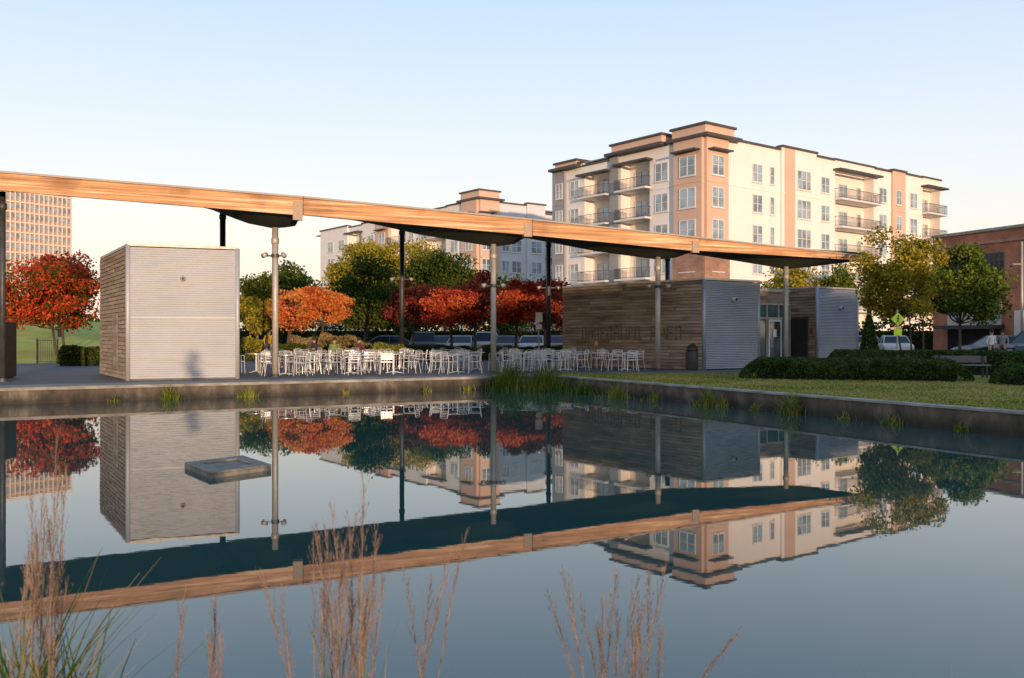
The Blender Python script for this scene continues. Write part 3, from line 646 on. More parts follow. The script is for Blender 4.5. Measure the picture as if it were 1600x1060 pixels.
# shrubs and hedges
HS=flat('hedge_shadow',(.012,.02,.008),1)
def hedge(label,pts,w,h,z0=.42,n=9000,leaf=.07,kind='hedge',name='hedge',cat='hedge',var=.015):
    P=[Vector(p) for p in pts]; Ls=[(P[i+1]-P[i]).length for i in range(len(P)-1)]; T=sum(Ls)
    arr=np.zeros((n,3)); core=MB()
    for i in range(n):
        s=random.uniform(0,T); k=0
        while s>Ls[k] and k<len(Ls)-1: s-=Ls[k]; k+=1
        p=P[k].lerp(P[k+1],s/Ls[k]); d=(P[k+1]-P[k]).normalized(); nrm=Vector((-d.y,d.x))
        gs=sum(Ls[:k])+s
        th=random.uniform(-.1,math.pi+.1); hh=h*(1+var*math.sin(gs*1.7)+var*.7*math.sin(gs*4.1)); q=.92+.1*random.random()
        cx=math.cos(th); sx=math.sin(th); ex=math.copysign(abs(cx)**.4,cx); ez=abs(sx)**.33
        end=min(gs,T-gs); sh=1 if end>w*.3 else math.sqrt(max(.04,end/(w*.3)))
        p=p+nrm*(w/2*ex*q*sh); arr[i]=(p.x,p.y,z0+max(0,hh*ez*q*sh))
    o=link(name,leaf_mesh(name,arr,leaf,LEAF[kind]))
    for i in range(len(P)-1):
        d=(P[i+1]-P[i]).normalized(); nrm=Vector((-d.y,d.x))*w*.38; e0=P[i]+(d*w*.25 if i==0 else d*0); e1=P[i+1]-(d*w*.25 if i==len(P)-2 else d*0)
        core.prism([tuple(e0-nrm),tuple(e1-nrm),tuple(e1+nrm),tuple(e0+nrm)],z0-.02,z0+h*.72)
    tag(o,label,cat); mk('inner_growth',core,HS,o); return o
hedge('long low dark hedge nearest the pond on the right lawn',[(xat(1155,29.4),29.4),(xat(1350,28.4),28.4),(xat(1520,27.4),27.4)],2.2,.66,n=38000,leaf=.06)
hedge('second hedge band behind the long low hedge, in front of the gray sheds',[(xat(1285,33.5),33.5),(xat(1450,32.5),32.5),(xat(1640,31),31)],1.6,.85,n=18000,leaf=.07)
hedge('clipped hedge at the right edge of the photo beside the bench',[(xat(1548,25.4),25.4),(xat(1720,24.8),24.8)],1.7,.58,n=12000,leaf=.06)
for i,(px,Y,w,h,kd,lb) in enumerate([(445,47,2.6,.9,'green','low dark shrub under the orange tree'),(540,47,3.2,1.3,'straw','tan ornamental grass mound behind seated diners'),(590,49,3,.9,'green','low green shrub right of the tan grass mound'),(655,49,3,.8,'hedge','low dark shrub behind centre tables'),(128,42,2.2,.8,'green','low dark shrub left of the metal shed'),(485,52,3,1.2,'straw','pale grass mound behind the orange tree trunk'),(720,50,3.2,.75,'green','low green shrub behind the crimson tree trunk'),(608,43,2,.9,'reed','loose green grass mound near the second rear column'),(405,50,2.4,1.1,'yellow','yellow green shrub just right of the tall shed'),(820,51,3,.7,'hedge','low dark shrub under the red orange tree')]):
    hedge(lb,[(xat(px,Y)-w/2,Y),(xat(px,Y)+w/2,Y)],1.3,h,PZ,3500,.11,kd,'shrub','shrub',var=.14)
hedge('low planting strip between plaza trees and the parked cars',[(xat(560,55),55),(xat(900,55),55)],1.4,.75,GZ,9000,.13,'green','hedge','hedge',var=.12)
hedge('dark line of street planting beyond the road',[(-60,79),(60,79)],2.5,2.6,GZ,18000,.28,'green','hedge','hedge',var=.1)

# pond edge plants
TU=[(95,24.7,.5,70,.4,'clump of rushes at the far left of the plaza wall'),(265,25.3,.5,60,.35,'clump of rushes below the left part of the metal shed'),(388,26.3,.5,60,.35,'rush clump below the first canopy column'),
    (796,30.0,1.1,360,.9,'tall rush bed at the pond corner, left half'),(850,29.5,1.05,360,.9,'tall rush bed at the pond corner, right half'),(912,27.8,.6,90,.5,'reed tuft just right of the corner rushes'),(965,25.9,.65,80,.5,'yellowish reed tuft below the timber kiosk wall'),
    (1022,24.9,.4,30,.25,'small short reed tuft left of the pair on the lawn wall'),(1105,23.0,.6,80,.4,'reed tuft against the middle of the lawn wall'),(1240,20.6,.75,80,.4,'tallest reed tuft on the lawn wall, right of centre'),(1318,19.3,.3,25,.25,'tiny reed tuft near the hedge end'),(1390,18.2,.35,35,.35,'last small reed tuft toward the right frame edge'),(665,28.9,.3,25,.25,'tiny grass tuft on the plaza coping'),(1128,22.6,.4,30,.2,'small leafy tuft beside the middle lawn wall reeds'),
    (540,27.9,.28,22,.2,'tiny weed tuft on the plaza wall left of centre'),(180,24.6,.25,20,.2,'tiny weed between the two left rush clumps'),(730,29.7,.35,30,.25,'small weed just left of the tall corner rushes'),(1180,21.6,.3,25,.22,'tiny weed between the two larger lawn wall tufts'),(1500,16.9,.28,22,.2,'tiny weed nearest the right end of the lawn wall')]
for px,Y,h,n,sp,lb in TU:
    mb=blades((xat(px,Y),Y),n*2,sp,h*1.1,.011,.6,-.03)
    tag(mk('reed_tuft',mb,LEAF['greenreed' if n>80 else 'reed']),lb,'reeds')

# concrete block in the pond
A_,B_,C_=Vector((-4.46,12.2)),Vector((-3.80,11.28)),Vector((-3.22,12.0)); D_=A_+C_-B_
r=thing('concrete_block','square shallow concrete block standing in the pond','concrete block',(-3.85,12.1,0))
def qp(s,t): return tuple(A_+(B_-A_)*s+(D_-A_)*t)
mb=MB().prism([qp(0,0),qp(1,0),qp(1,1),qp(0,1)],-.6,.05)
mb2=[((0,0),(1,0),(1,.2),(0,.2)),((0,.8),(1,.8),(1,1),(0,1)),((0,.2),(.2,.2),(.2,.8),(0,.8)),((.8,.2),(1,.2),(1,.8),(.8,.8))]
for q in mb2: mb.prism([qp(*p) for p in q],.05,.08)
o=mk('block',mb,M['slab'],r)
bv=o.modifiers.new('b','BEVEL'); bv.width=.008; bv.segments=2

# ------------------------------------------------------------------ cafe furniture
def make_chair():
    r=thing('cafe_chair','silver aluminium cafe chair','chair',(0,0,0)); a=M['alu']
    for s in (-1,1):
        mk('leg',MB().tube([(s*.25,-.24,0),(s*.235,-.22,.44),(s*.25,-.21,.66)],.0115,6),a,r)
        mk('leg',MB().tube([(s*.24,.27,0),(s*.215,.19,.44),(s*.20,.24,.80)],.0115,6),a,r)
        mk('armrest',MB().tube([(s*.25,-.21,.66),(s*.26,-.05,.675),(s*.25,.12,.665),(s*.2,.22,.68)],.014,6),a,r)
    sm=MB()
    for k in range(7): sm.box(-.21,.21,-.22+k*.06,-.185+k*.06,.445,.453)
    sm.tube([(-.225,-.22,.44),(.225,-.22,.44),(.225,.2,.44),(-.225,.2,.44),(-.225,-.22,.44)],.010,6); mk('seat',sm,a,r)
    bm_=MB()
    for k in range(4): z=.55+k*.065; y=.2+.04*(z-.44)/.36+.005; bm_.box(-.2,.2,y,y+.01,z,z+.024)
    bm_.tube([(-.2,.24,.80),(-.1,.26,.825),(.1,.26,.825),(.2,.24,.80)],.0115,6); mk('backrest',bm_,a,r)
    return r
def make_table():
    r=thing('cafe_table','silver round cafe table','table',(0,0,0)); a=M['alu']
    mk('tabletop',MB().lathe([(.33,0),(.35,.008),(.35,.022),(.34,.03)],(0,0,.70),24),a,r)
    mk('pedestal',MB().tube([(0,0,.05),(0,0,.70)],.027,10),a,r)
    b_=MB()
    for k in range(4): t=math.pi/4+k*math.pi/2; b_.tube([(0,0,.07),(.3*math.cos(t),.3*math.sin(t),.02)],[.025,.016],6)
    mk('base',b_,a,r); return r
ch0=make_chair(); tb0=make_table(); used=[0,0]
zones=[(0,429,'between metal shed and first column'),(429,540,'right of the first column'),(540,628,'below the dark green tree'),(628,771,'left of the tall middle column'),(771,862,'right of the tall middle column'),(862,2000,'beside the timber kiosk wall')]
def zone(px):
    for a,b_,s in zones:
        if a<=px<b_: return s
def place(proto,k,x,y,rz,px,row,what,cat):
    o=proto if used[k]==0 else copy_tree(proto); used[k]+=1
    o.location=(x,y,PZ); o.rotation_euler=(0,0,rz); s=zone(px)
    q='front row' if row==0 else 'middle rows' if row<3 else 'back row'
    o['label']=f'{what} in the {q} {s}'; o['category']=cat; o['group']=f'{cat}s in the {q} {s}'
    return o
def dist_wall(x,y):
    a=Vector((2.43,42.6)); d=(Vector((7.78,36.3))-a).normalized(); n_=Vector((d.y,-d.x)); return (Vector((x,y))-a).dot(n_)
colp=[Vector((xat(c[0],c[1]),c[1])) for c in cols]
for row,(off,a0,a1,step) in enumerate([(.7,0,15.2,2.3),(2.9,-.6,15,2.3),(5.2,-1,14.5,2.35),(8.0,-1,13,2.6)]):
    a=a0
    while a<a1:
        jx=random.uniform(-.5,.5); jy=random.uniform(-.5,.5)
        p=Vector((-8.0,31.0))+Vector((e.x,e.y))*(a+jx)+Vector((nn.x,nn.y))*(off+jy); a+=step
        px=800+F*p.x/p.y
        if px<385: continue
        if dist_wall(p.x,p.y)<1.05 and p.x>1.5: continue
        if min((p-c).length for c in colp)<.75: continue
        place(tb0,1,p.x,p.y,random.uniform(0,1.5),px,row,'round silver cafe table','table')
        k=random.choice([4,4,3]); t0=random.uniform(0,6.28)
        for i in range(k):
            t=t0+i*2*math.pi/k+random.uniform(-.3,.3); rr=random.uniform(.6,.9)
            x=p.x+rr*math.cos(t); y=p.y+rr*math.sin(t)
            if dist_wall(x,y)<.4 and x>1.5: continue
            place(ch0,0,x,y,t-math.pi/2+random.uniform(-.5,.5),px,row,'silver slatted cafe chair','chair')

# ------------------------------------------------------------------ street furniture
X,Y=xat(1080,37),37-.3
r=thing('trash_can','dark domed trash can beside the corrugated kiosk end','trash can',(X,Y,PZ))
mk('body',MB().lathe([(.24,0),(.26,.02),(.27,.75),(.25,.78)],(X,Y,PZ),20),M['darksteel'],r,smooth=True)
mb=MB()
for k in range(20): t=k*math.pi/10; mb.box(X+.275*math.cos(t)-.012,X+.275*math.cos(t)+.012,Y+.275*math.sin(t)-.012,Y+.275*math.sin(t)+.012,PZ+.05,PZ+.74)
mk('slats',mb,M['darksteel'],r)
mk('lid',MB().lathe([(.28,0),(.28,.05),(.22,.17),(.12,.25),(.03,.28)],(X,Y,PZ+.79),20),M['black'],r,smooth=True)
# bench
fr,_=frame2((xat(1464,29.6),29.6),(xat(1540,29.3),29.3),.42)
BG=mat_noise('weathered_gray_slats',(.10,.10,.10),(.17,.16,.155),4,.8,stretch=(1,8,8))
r=thing('park_bench','gray slatted park bench between the two right hedges','bench',(xat(1500,29.5),29.5,.42)); 
mb=MB(); [mb.box(0,1.6,-.2+k*.1,-.115+k*.1,.40,.44) for k in range(5)]; mk('seat',mb,BG,r,fr)
mb=MB(); [mb.box(0,1.6,.3+k*.012,.33+k*.012,.50+k*.075,.565+k*.075) for k in range(3)]; mk('backrest',mb,BG,r,fr)
for xx in (.1,1.44): mk('leg',MB().box(xx,xx+.06,-.18,-.13,0,.40).box(xx,xx+.06,.25,.3,0,.72).box(xx,xx+.06,-.13,.25,.34,.39),M['black'],r,fr)
# cabinet at left edge
X,Y=xat(-6,29.5),29.5
r=thing('drinks_cabinet','tall dark cabinet with red side strip cut by the left frame edge','cabinet',(X,Y,PZ))
mk('body',MB().box(X-.45,X+.45,Y-.35,Y+.4,PZ+.05,PZ+1.85),M['black'],r); mk('door',MB().box(X-.40,X+.25,Y-.4,Y-.352,PZ+.12,PZ+1.8),M['darkpane'],r)
mk('side_strip',MB().box(X+.28,X+.42,Y-.4,Y-.352,PZ+.12,PZ+1.8),M['redpaint'],r)
for s in (-.4,.3): mk('foot',MB().box(X+s,X+s+.1,Y-.3,Y+.3,PZ,PZ+.048),M['black'],r)
# gate fence
X,Y=xat(74,44),44
r=thing('gate_panel','small black mesh gate panel under the scarlet tree','gate',(X,Y,PZ))
for s in (-.5,.5): mk('post',MB().box(X+s-.03,X+s+.03,Y-.03,Y+.03,PZ,PZ+1.25),M['black'],r)
mb=MB().box(X-.47,X+.47,Y-.02,Y+.02,PZ+1.15,PZ+1.19).box(X-.47,X+.47,Y-.02,Y+.02,PZ+.1,PZ+.14); [mb.box(X-.44+k*.09,X-.425+k*.09,Y-.008,Y+.008,PZ+.14,PZ+1.15) for k in range(11)]
mk('mesh_panel',mb,M['black'],r)
# signs
def signpost(label,px,Y,ptop,boards,z0=GZ):
    X=xat(px,Y); r=thing('road_sign',label,'sign',(X,Y,z0)); mk('post',MB().tube([(X,Y,z0),(X,Y,zat(ptop,Y))],.035,8),M['steel'],r)
    for (dy,w,h,mat,shape) in boards:
        zc=zat(dy,Y); mb=MB(); k=w/.8
        if shape=='d': pts=[(0,-h/2),(w/2,0),(0,h/2),(-w/2,0)]
        else: pts=[(-w/2,-h/2),(w/2,-h/2),(w/2,h/2),(-w/2,h/2)]
        n=len(pts); mb.add([(X+a,Y-.06,zc+b_) for a,b_ in pts]+[(X+a,Y-.04,zc+b_) for a,b_ in pts],[tuple(range(n)),tuple(range(n,2*n))[::-1]]+[(i,i+n,(i+1)%n+n,(i+1)%n) for i in range(n)])
        b=mk('sign_board',mb,M[mat],r)
        if shape=='d':
            q=MB(); q.lathe([(.055*k,0),(.055*k,-.006)],(X+.02*k,Y-.062,zc+.2*k),10,axis='y'); y=Y-.066
            for a1,b1,a2,b2,rr_ in ((.01,.13,0,-.04,.035),(0,-.04,-.11,-.26,.02),(0,-.04,.09,-.26,.02),(0,.1,.12,0,.015),(0,.1,-.12,.02,.015)):
                q.tube([(X+a1*k,y,zc+b1*k),(X+a2*k,y,zc+b2*k)],rr_*k,6)
            mk('pictogram',q,M['black'],b)
    return r
signpost('fluorescent yellow green pedestrian crossing sign beside the slender yellow tree',1402,34.5,484,[(499,.52,.52,'signyellow','d'),(519,.3,.27,'signyellow','r')],.42)
signpost('small white rectangular sign on a post near the burgundy tree by the kiosk',842,46,488,[(496,.35,.5,'signwhite','r'),(511,.3,.25,'signwhite','r')],PZ)
X,Y=xat(1597,50),50
r=thing('street_lamp','tall steel lamp pole with short arm at the right frame edge','street lamp',(X,Y,GZ))
mk('pole',MB().tube([(X,Y,GZ),(X,Y,zat(378,Y))],[.09,.05],10),M['steel'],r,smooth=True); mk('arm',MB().tube([(X,Y,zat(413,Y)),(X-.55,Y,zat(413,Y))],.03,8),M['steel'],r); mk('lamp_head',MB().lathe([(.05,0),(.14,-.05),(.12,-.16)],(X-.55,Y,zat(413,Y)),12),M['darksteel'],r,smooth=True)

# ------------------------------------------------------------------ cars
def make_car(paint,suv=False):
    r=thing('parked_car','car','car',(0,0,0))
    w=.9; hb=.95 if not suv else 1.05; hr=1.45 if not suv else 1.72
    prof=[(-2.25,.35),(-2.25,.72),(-2.1,.82),(-1.2,hb),(1.75,hb),(2.2,hb-.08),(2.25,.7),(2.25,.35)] if not suv else [(-2.25,.38),(-2.25,.85),(-2.05,.98),(-1.1,hb),(2.1,hb),(2.25,.9),(2.27,.7),(2.25,.38)]
    n=len(prof); mb=MB(); vs=[]
    for s,ww in ((-1,w),(-.86,w),(.86,w),(1,w)):
        inset=.06 if abs(s)==1 else 0
        for (x,z) in prof: vs.append((x*(1-inset*.5),ww*s,z-(inset*.6 if z>.6 else 0)))
    fs=[tuple(range(n))[::-1],tuple(range(3*n,4*n))]
    for k in range(3):
        for i in range(n): fs.append((k*n+i,k*n+(i+1)%n,(k+1)*n+(i+1)%n,(k+1)*n+i))
    mb.add(vs,fs); mk('body',mb,paint,r)
    a0,a1,b0,b1=(-1.15,1.9,-.35,1.15) if not suv else (-1.1,2.1,-.4,1.85)
    q=.84; t=.68
    mk('window_band',MB().add([(a0,-q,hb-.01),(a1,-q,hb-.01),(a1,q,hb-.01),(a0,q,hb-.01),(b0,-t,hr-.05),(b1,-t,hr-.05),(b1,t,hr-.05),(b0,t,hr-.05)],[(0,3,2,1),(4,5,6,7),(0,1,5,4),(1,2,6,5),(2,3,7,6),(3,0,4,7)]),M['darkpane'],r)
    mb=MB().add([(b0-.05,-t-.01,hr-.06),(b1+.05,-t-.01,hr-.06),(b1+.05,t+.01,hr-.06),(b0-.05,t+.01,hr-.06),(b0+.1,-t+.08,hr),(b1-.1,-t+.08,hr),(b1-.1,t-.08,hr),(b0+.1,t-.08,hr)],[(0,3,2,1),(4,5,6,7),(0,1,5,4),(1,2,6,5),(2,3,7,6),(3,0,4,7)])
    for s in (-1,1):
        for (xa,xb) in ((a0,b0),(a1,b1),(.4,.42)): mb.tube([(xa,s*(q+.005),hb),(xb,s*(t+.005),hr-.05)],.035,5)
    mk('roof',mb,paint,r)
    for s in (-1,1):
        for x in (-1.4,1.4):
            wv=mk('wheel',MB().lathe([(.2,-.1),(.31,-.1),(.33,-.06),(.33,.06),(.31,.1),(.2,.1)],(x,s*.82,.33),18,axis='y'),M['rubber'],r)
            mk('rim',MB().lathe([(.19,-.112),(.19,.112)],(x,s*.82,.33),12,axis='y'),M['alu'],wv)
        mk('headlight',MB().box(-2.27,-2.15,s*.62-.16,s*.62+.16,.64,.76),M['lampglass'],r)
        mk('tail_light',MB().box(2.15,2.275,s*.68-.12,s*.68+.12,.7,.84),M['redpaint'],r)
    mk('bumper',MB().box(-2.3,-2.2,-.8,.8,.3,.5),M['black'],r); mk('bumper',MB().box(2.2,2.3,-.8,.8,.3,.5),M['black'],r)
    return r
CARS=[(600,64,.1,(.12,.13,.15),0,'dark gray car parked left of the burgundy trees'),(662,63,1.62,(.03,.035,.045),1,'black sport utility car behind the centre tables'),(690,63,1.5,(.05,.08,.16),0,'dark blue car left of the silver car'),
 (722,62,1.45,(.42,.42,.43),0,'silver car facing the plaza behind the crimson tree'),(760,63,1.6,(.52,.51,.50),1,'white sport utility car behind the tall middle column'),(794,62,1.5,(.08,.08,.09),0,'charcoal car right of the tall middle column'),(832,62,1.45,(.50,.49,.48),0,'white car just left of the timber kiosk'),(866,63,1.6,(.25,.04,.04),0,'dark red car at the corner of the timber kiosk'),
 (1352,64,1.4,(.4,.4,.41),0,'silver car right of the service shed'),(1398,61,1.3,(.5,.5,.5),0,'white car behind the crossing sign'),(1562,47,.15,(.02,.022,.03),0,'black car in front of the brick warehouse'),(1625,45,.2,(.03,.05,.10),1,'navy sport utility car cut by the right frame edge')]
for i,(px,Y,rz,c,suv,lb) in enumerate(CARS):
    m_,nt,b=new_mat('car_paint'); b.inputs['Roughness'].default_value=.35; b.inputs['Coat Weight'].default_value=.2
    nz=nt.nodes.new('ShaderNodeTexNoise'); nz.inputs['Scale'].default_value=3; rr=ramp(nt,[(.3,tuple(x*.9 for x in c)),(.7,c)]); nt.links.new(nz.outputs['Fac'],rr.inputs['Fac']); nt.links.new(rr.outputs['Color'],b.inputs['Base Color'])
    o=make_car(m_,bool(suv)); o.location=(xat(px,Y),Y,GZ+.008); o.rotation_euler=(0,0,rz); o['label']=lb

# ------------------------------------------------------------------ people
def person(label,loc,rz,shirt,pants,hair,pose='stand'):
    if pose=='stand':
        J=dict(pel=(0,0,.95),ch=(0,0,1.25),nk=(0,.0,1.48),hd=(0,-.02,1.60),tp=(0,-.02,1.73),
          ls=(-.19,0,1.42),le=(-.25,.03,1.14),lh=(-.24,-.06,.90),rs=(.19,0,1.42),re=(.26,.02,1.14),rh=(.22,-.12,.93),
          lp=(-.09,0,.90),lk=(-.11,-.02,.50),la=(-.12,.02,.08),lt=(-.13,-.16,.03),rp=(.09,0,.90),rk=(.12,-.05,.50),ra=(.13,.0,.08),rt=(.15,-.18,.03))
    else:
        J=dict(pel=(0,0,.54),ch=(0,-.01,.84),nk=(0,-.04,1.06),hd=(0,-.07,1.18),tp=(0,-.07,1.31),
          ls=(-.19,-.03,1.0),le=(-.24,-.12,.76),lh=(-.12,-.34,.76),rs=(.19,-.03,1.0),re=(.24,-.12,.76),rh=(.12,-.34,.77),
          lp=(-.09,-.03,.52),lk=(-.12,-.42,.50),la=(-.12,-.42,.08),lt=(-.12,-.58,.03),rp=(.09,-.03,.52),rk=(.12,-.42,.50),ra=(.12,-.36,.08),rt=(.12,-.52,.03))
    names=list(J); R=dict(pel=.14,ch=.15,nk=.055,hd=.095,tp=.06,ls=.07,le=.045,lh=.032,rs=.07,re=.045,rh=.032,lp=.09,lk=.06,la=.04,lt=.035,rp=.09,rk=.06,ra=.04,rt=.035)
    E=[('pel','ch'),('ch','nk'),('nk','hd'),('hd','tp'),('ch','ls'),('ls','le'),('le','lh'),('ch','rs'),('rs','re'),('re','rh'),('pel','lp'),('lp','lk'),('lk','la'),('la','lt'),('pel','rp'),('rp','rk'),('rk','ra'),('ra','rt')]
    me=bpy.data.meshes.new('p'); me.from_pydata([J[k] for k in names],[(names.index(a),names.index(b_)) for a,b_ in E],[])
    tmp=bpy.data.objects.new('tmp',me); COL.objects.link(tmp); sk=tmp.modifiers.new('s','SKIN'); sb=tmp.modifiers.new('u','SUBSURF'); sb.levels=2
    lay=me.skin_vertices[0].data
    for i,k in enumerate(names): lay[i].radius=(R[k],R[k]*(.75 if k in('pel','ch') else 1)); lay[i].use_root=(k=='pel')
    dg=bpy.context.evaluated_depsgraph_get(); ev=tmp.evaluated_get(dg); m2=bpy.data.meshes.new_from_object(ev); bpy.data.objects.remove(tmp)
    ex=MB()
    for s,h,el in ((-1,'lh','le'),(1,'rh','re')):
        H=Vector(J[h]); d=(H-Vector(J[el])).normalized(); sd=d.cross(Vector((0,0,1)) if abs(d.z)<.8 else Vector((0,1,0))).normalized()
        for k,l in enumerate((.07,.08,.075,.06)): o=H+sd*((k-1.5)*.02); ex.tube([o,o+d*l*.6,o+d*l+Vector((0,-.012,-.01))],[.01,.009,.007],6)
        ex.tube([H+sd*.025,H+sd*.055+d*.03,H+sd*.06+d*.05],[.011,.01,.008],6)
    hd=Vector(J['hd']); ex.tube([hd+Vector((0,-.09,.03)),hd+Vector((0,-.12,.0))],[.01,.016],6)
    for s in (-1,1): ex.tube([hd+Vector((s*.088,0,-.02)),hd+Vector((s*.1,.01,.03))],[.014,.018],6)
    vs=[tuple(q.co) for q in m2.vertices]; fs=[tuple(p.vertices) for p in m2.polygons]; b=MB(); b.add(vs,fs); b.add(ex.v,ex.f)
    waist=J['pel'][2]+(.05 if pose=='stand' else .03); nkz=J['nk'][2]+.0
    for i,f in enumerate(b.f):
        c=[sum(b.v[q][j] for q in f)/len(f) for j in range(3)]
        if i>=len(fs): b.m[i]=0
        elif c[2]>nkz: b.m[i]=0
        elif (Vector(c)-Vector(J['lh'])).length<.17 or (Vector(c)-Vector(J['rh'])).length<.17: b.m[i]=0
        elif c[2]>waist: b.m[i]=1
        elif c[2]<.1: b.m[i]=3
        else: b.m[i]=2
        if pose=='sit' and c[2]>.62 and c[1]<-.3 and b.m[i]!=0: b.m[i]=1
    fr=Matrix.Translation(Vector(loc)) @ Matrix.Rotation(rz,4,'Z')
    o=mk('person',b,[M['skin'],shirt,pants,M['black']],None,fr,True); tag(o,label,'person')
    c=Vector(J['hd'])+Vector((0,.02,.05)); mk('hair',MB().lathe([(.105,-.06),(.112,0),(.10,.06),(.06,.10),(.01,.115)],tuple(c),14),hair,o,fr,True)
    return o
hb=flat('dark_hair',(.03,.02,.015),.8)
person('person in a green shirt seated at a back table',(xat(522,43.0),43.0,PZ),.5,flat('green_shirt',(.14,.24,.06)),flat('denim',(.05,.07,.12)),hb,'sit')
person('person in dark clothing seated left of the green shirt',(xat(492,43.5),43.5,PZ),-.6,flat('black_shirt',(.03,.03,.035)),flat('black_trousers',(.03,.03,.03)),hb,'sit')
person('person in a dark red top seated below the dark green round tree',(xat(560,43.6),43.6,PZ),2.6,flat('maroon_top',(.12,.03,.03)),flat('gray_trousers',(.08,.08,.09)),hb,'sit')
person('person in a yellow jacket standing between shed and orange tree',(xat(420,46),46,PZ),.8,flat('yellow_jacket',(.50,.32,.05)),flat('denim_dark',(.04,.05,.09)),hb)
person('person in a white shirt standing at the right beyond the bench hedge',(xat(1549,43),43,PZ-.03),.3,flat('white_shirt',(.7,.7,.68)),flat('dark_trousers',(.04,.04,.05)),hb)
person('person in a gray top standing beside the white shirt',(xat(1566,43.4),43.4,PZ-.03),-.5,flat('gray_top',(.25,.25,.27)),flat('navy_trousers',(.03,.04,.07)),hb)
for px,Y,rz in ((522,43.0,.5),(492,43.5,-.6),(560,43.6,2.6)):
    o=copy_tree(ch0); o.location=(xat(px,Y),Y,PZ); o.rotation_euler=(0,0,rz); o['label']={522:'silver chair under the person in green',492:'silver chair under the person in dark clothing',560:'silver chair under the person in dark red'}[px]; 
    if 'group' in o: del o['group']

# ------------------------------------------------------------------ foreground grasses
def plume_clump(label,bx,tips,Y=2.6):
    X0=xat(bx,Y); r=thing('dried_grass' ,label,'ornamental grass',(X0,Y,.3)); st=MB(); hd=MB()
    for (px,py) in tips:
        yy=Y+random.uniform(-.25,.25); tip=at(px,py,yy); base=Vector((X0+random.uniform(-.08,.08)+(tip.x-X0)*.25,yy,.3)); mid=base.lerp(tip,.55); mid.x=base.x+(tip.x-base.x)*.38
        P=lambda t:(1-t)**2*base+2*t*(1-t)*mid+t*t*tip
        st.tube([P(k/10) for k in range(11)],[.0019-.0012*k/10 for k in range(11)],5,cap=False)
        hl=random.uniform(.36,.58)
        for k in range(32):
            t=1-hl*(k/32)**.9*.98; p=P(t); q1=P(min(1,t+.01)); d=(q1-P(t-.01)).normalized(); a=Vector((random.gauss(0,1),random.gauss(0,1),0)).normalized()
            l=.056*(.35+.9*math.sin(math.pi*min(1,(1-t)/hl+.08))**.7)*random.uniform(.7,1.25)
            tipb=p+d*l+a*l*random.uniform(.12,.36); sdv=d.cross(a)*.0009
            hd.add([tuple(p-sdv),tuple(p+sdv),tuple(tipb+sdv*.4),tuple(tipb-sdv*.4)],[(0,1,2,3)])
            for j in range(9):
                s=random.random(); pp=p.lerp(tipb,s); aa=Vector((random.gauss(0,1),random.gauss(0,1),random.gauss(.8,.6))).normalized(); qq=pp+(d*.6+aa*.6)*random.uniform(.006,.016)
                sd2=aa.cross(d).normalized()*.0009; hd.add([tuple(pp-sd2),tuple(pp+sd2),tuple(qq)],[(0,1,2)])
    mk('stems',st,LEAF['stem'],r); mk('seed_heads',hd,LEAF['plume'],r); return r
R_=random.uniform
plume_clump('tall tan dried grass plumes at the left foreground',66,[(R_(28,108),R_(740,930)) for _ in range(15)]+[(88,682),(50,770),(104,735)])
plume_clump('short dried grass plumes between left clump and centre clump',318,[(R_(285,350),R_(935,1020)) for _ in range(5)])
plume_clump('densest tan dried grass plumes in the centre foreground',540,[(R_(484,600),R_(805,960)) for _ in range(21)]+[(568,758),(520,805),(496,832),(412,905),(440,930)])
plume_clump('dried grass plumes leaning right beside the densest clump',640,[(726,842),(700,880),(672,915),(632,900)])
plume_clump('dried grass plumes right of centre in the foreground',975,[(R_(925,1040),R_(900,1010)) for _ in range(10)]+[(884,908),(862,942),(905,940),(962,900),(1040,885),(1150,994)])
for (bx,n,h,sp,lb,kd,wd) in ((20,300,.58,.22,'green grass at the bottom left corner','greenreed',.0055),(60,110,.62,.2,'straw coloured blades mixed into the left plumes','straw',.0035),(130,130,.40,.2,'green grass blades right of the left dried plumes','greenreed',.005),(560,70,.42,.2,'low green blades at the foot of the centre plumes','reed',.0035),(1395,8,.42,.05,'few green blades at the bottom right','greenreed',.003),(1495,3,.45,.02,'single pale blades near the bottom right corner','straw',.0025)):
    Y=2.6; mb=blades((xat(bx,Y),Y),n,sp,h+.3,wd,.4,.3,7); tag(mk('grass_clump',mb,LEAF[kd]),lb,'grass')

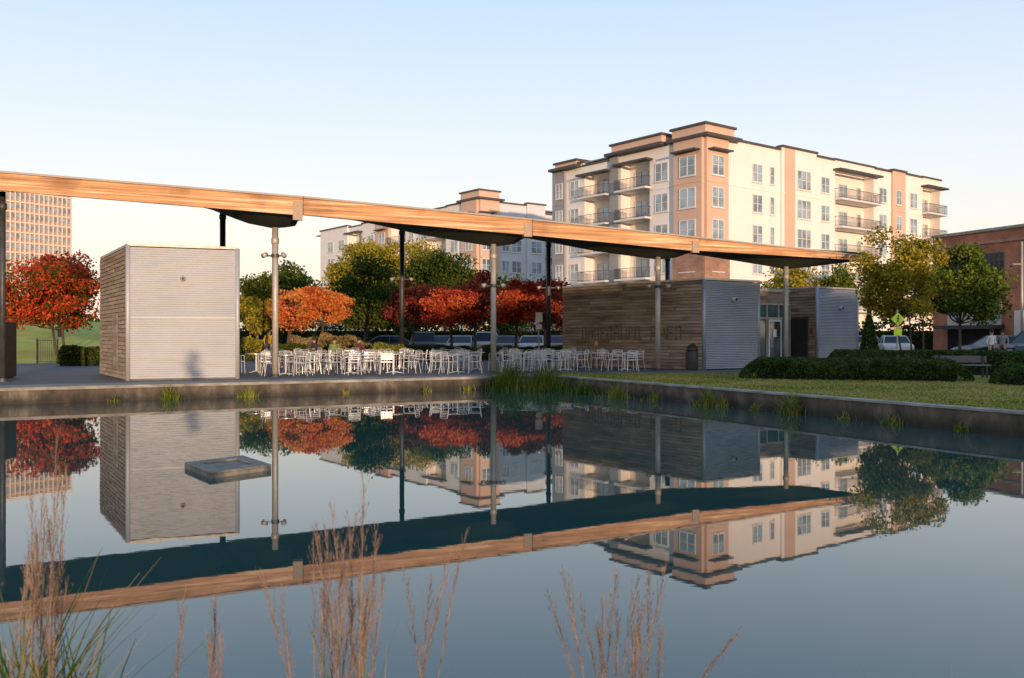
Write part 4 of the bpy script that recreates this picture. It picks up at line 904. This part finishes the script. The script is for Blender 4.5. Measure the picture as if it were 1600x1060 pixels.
# ------------------------------------------------------------------ light, world, camera
el=math.radians(2.9); sd=Vector((.28*math.cos(el),-.96*math.cos(el),math.sin(el))).normalized()
sl=bpy.data.lights.new('sun','SUN'); sl.energy=4.3; sl.angle=math.radians(.53); sl.color=(1,.69,.44); so=bpy.data.objects.new('sun',sl); COL.objects.link(so)
so.rotation_euler=sd.to_track_quat('Z','Y').to_euler(); so.location=(0,-30,30)
w=bpy.data.worlds.new('World'); SC.world=w; w.use_nodes=True; nt=w.node_tree; nt.nodes.clear()
sky=nt.nodes.new('ShaderNodeTexSky'); sky.sky_type='NISHITA'; sky.sun_disc=False; sky.sun_elevation=el; sky.sun_rotation=math.atan2(sd.x,sd.y); sky.altitude=100
b1=nt.nodes.new('ShaderNodeBackground'); b1.inputs['Strength'].default_value=.07; nt.links.new(sky.outputs[0],b1.inputs['Color'])
tc=nt.nodes.new('ShaderNodeTexCoord'); sx=nt.nodes.new('ShaderNodeSeparateXYZ'); nt.links.new(tc.outputs['Generated'],sx.inputs[0])
rr=ramp(nt,[(0,(.92,.75,.64)),(.09,(.88,.81,.77)),(.19,(.76,.80,.87)),(.35,(.54,.68,.88)),(1,(.16,.32,.60))]); nt.links.new(sx.outputs['Z'],rr.inputs['Fac'])
b2=nt.nodes.new('ShaderNodeBackground'); b2.inputs['Strength'].default_value=1.0; nt.links.new(rr.outputs['Color'],b2.inputs['Color'])
ad=nt.nodes.new('ShaderNodeAddShader'); nt.links.new(b1.outputs[0],ad.inputs[0]); nt.links.new(b2.outputs[0],ad.inputs[1])
ow=nt.nodes.new('ShaderNodeOutputWorld'); nt.links.new(ad.outputs[0],ow.inputs['Surface'])
cd=bpy.data.cameras.new('camera'); cam=bpy.data.objects.new('camera',cd); COL.objects.link(cam); cam.location=(0,0,CH); cam.rotation_euler=(math.radians(90),0,0)
cd.sensor_width=36; cd.lens=36*F/1600; cd.shift_y=-5/1600; cd.clip_end=5000; cd.clip_start=.05
cd.dof.use_dof=True; cd.dof.focus_distance=34; cd.dof.aperture_fstop=6.3
SC.camera=cam
SC.view_settings.view_transform='Standard'; SC.view_settings.look='None'; SC.view_settings.exposure=0
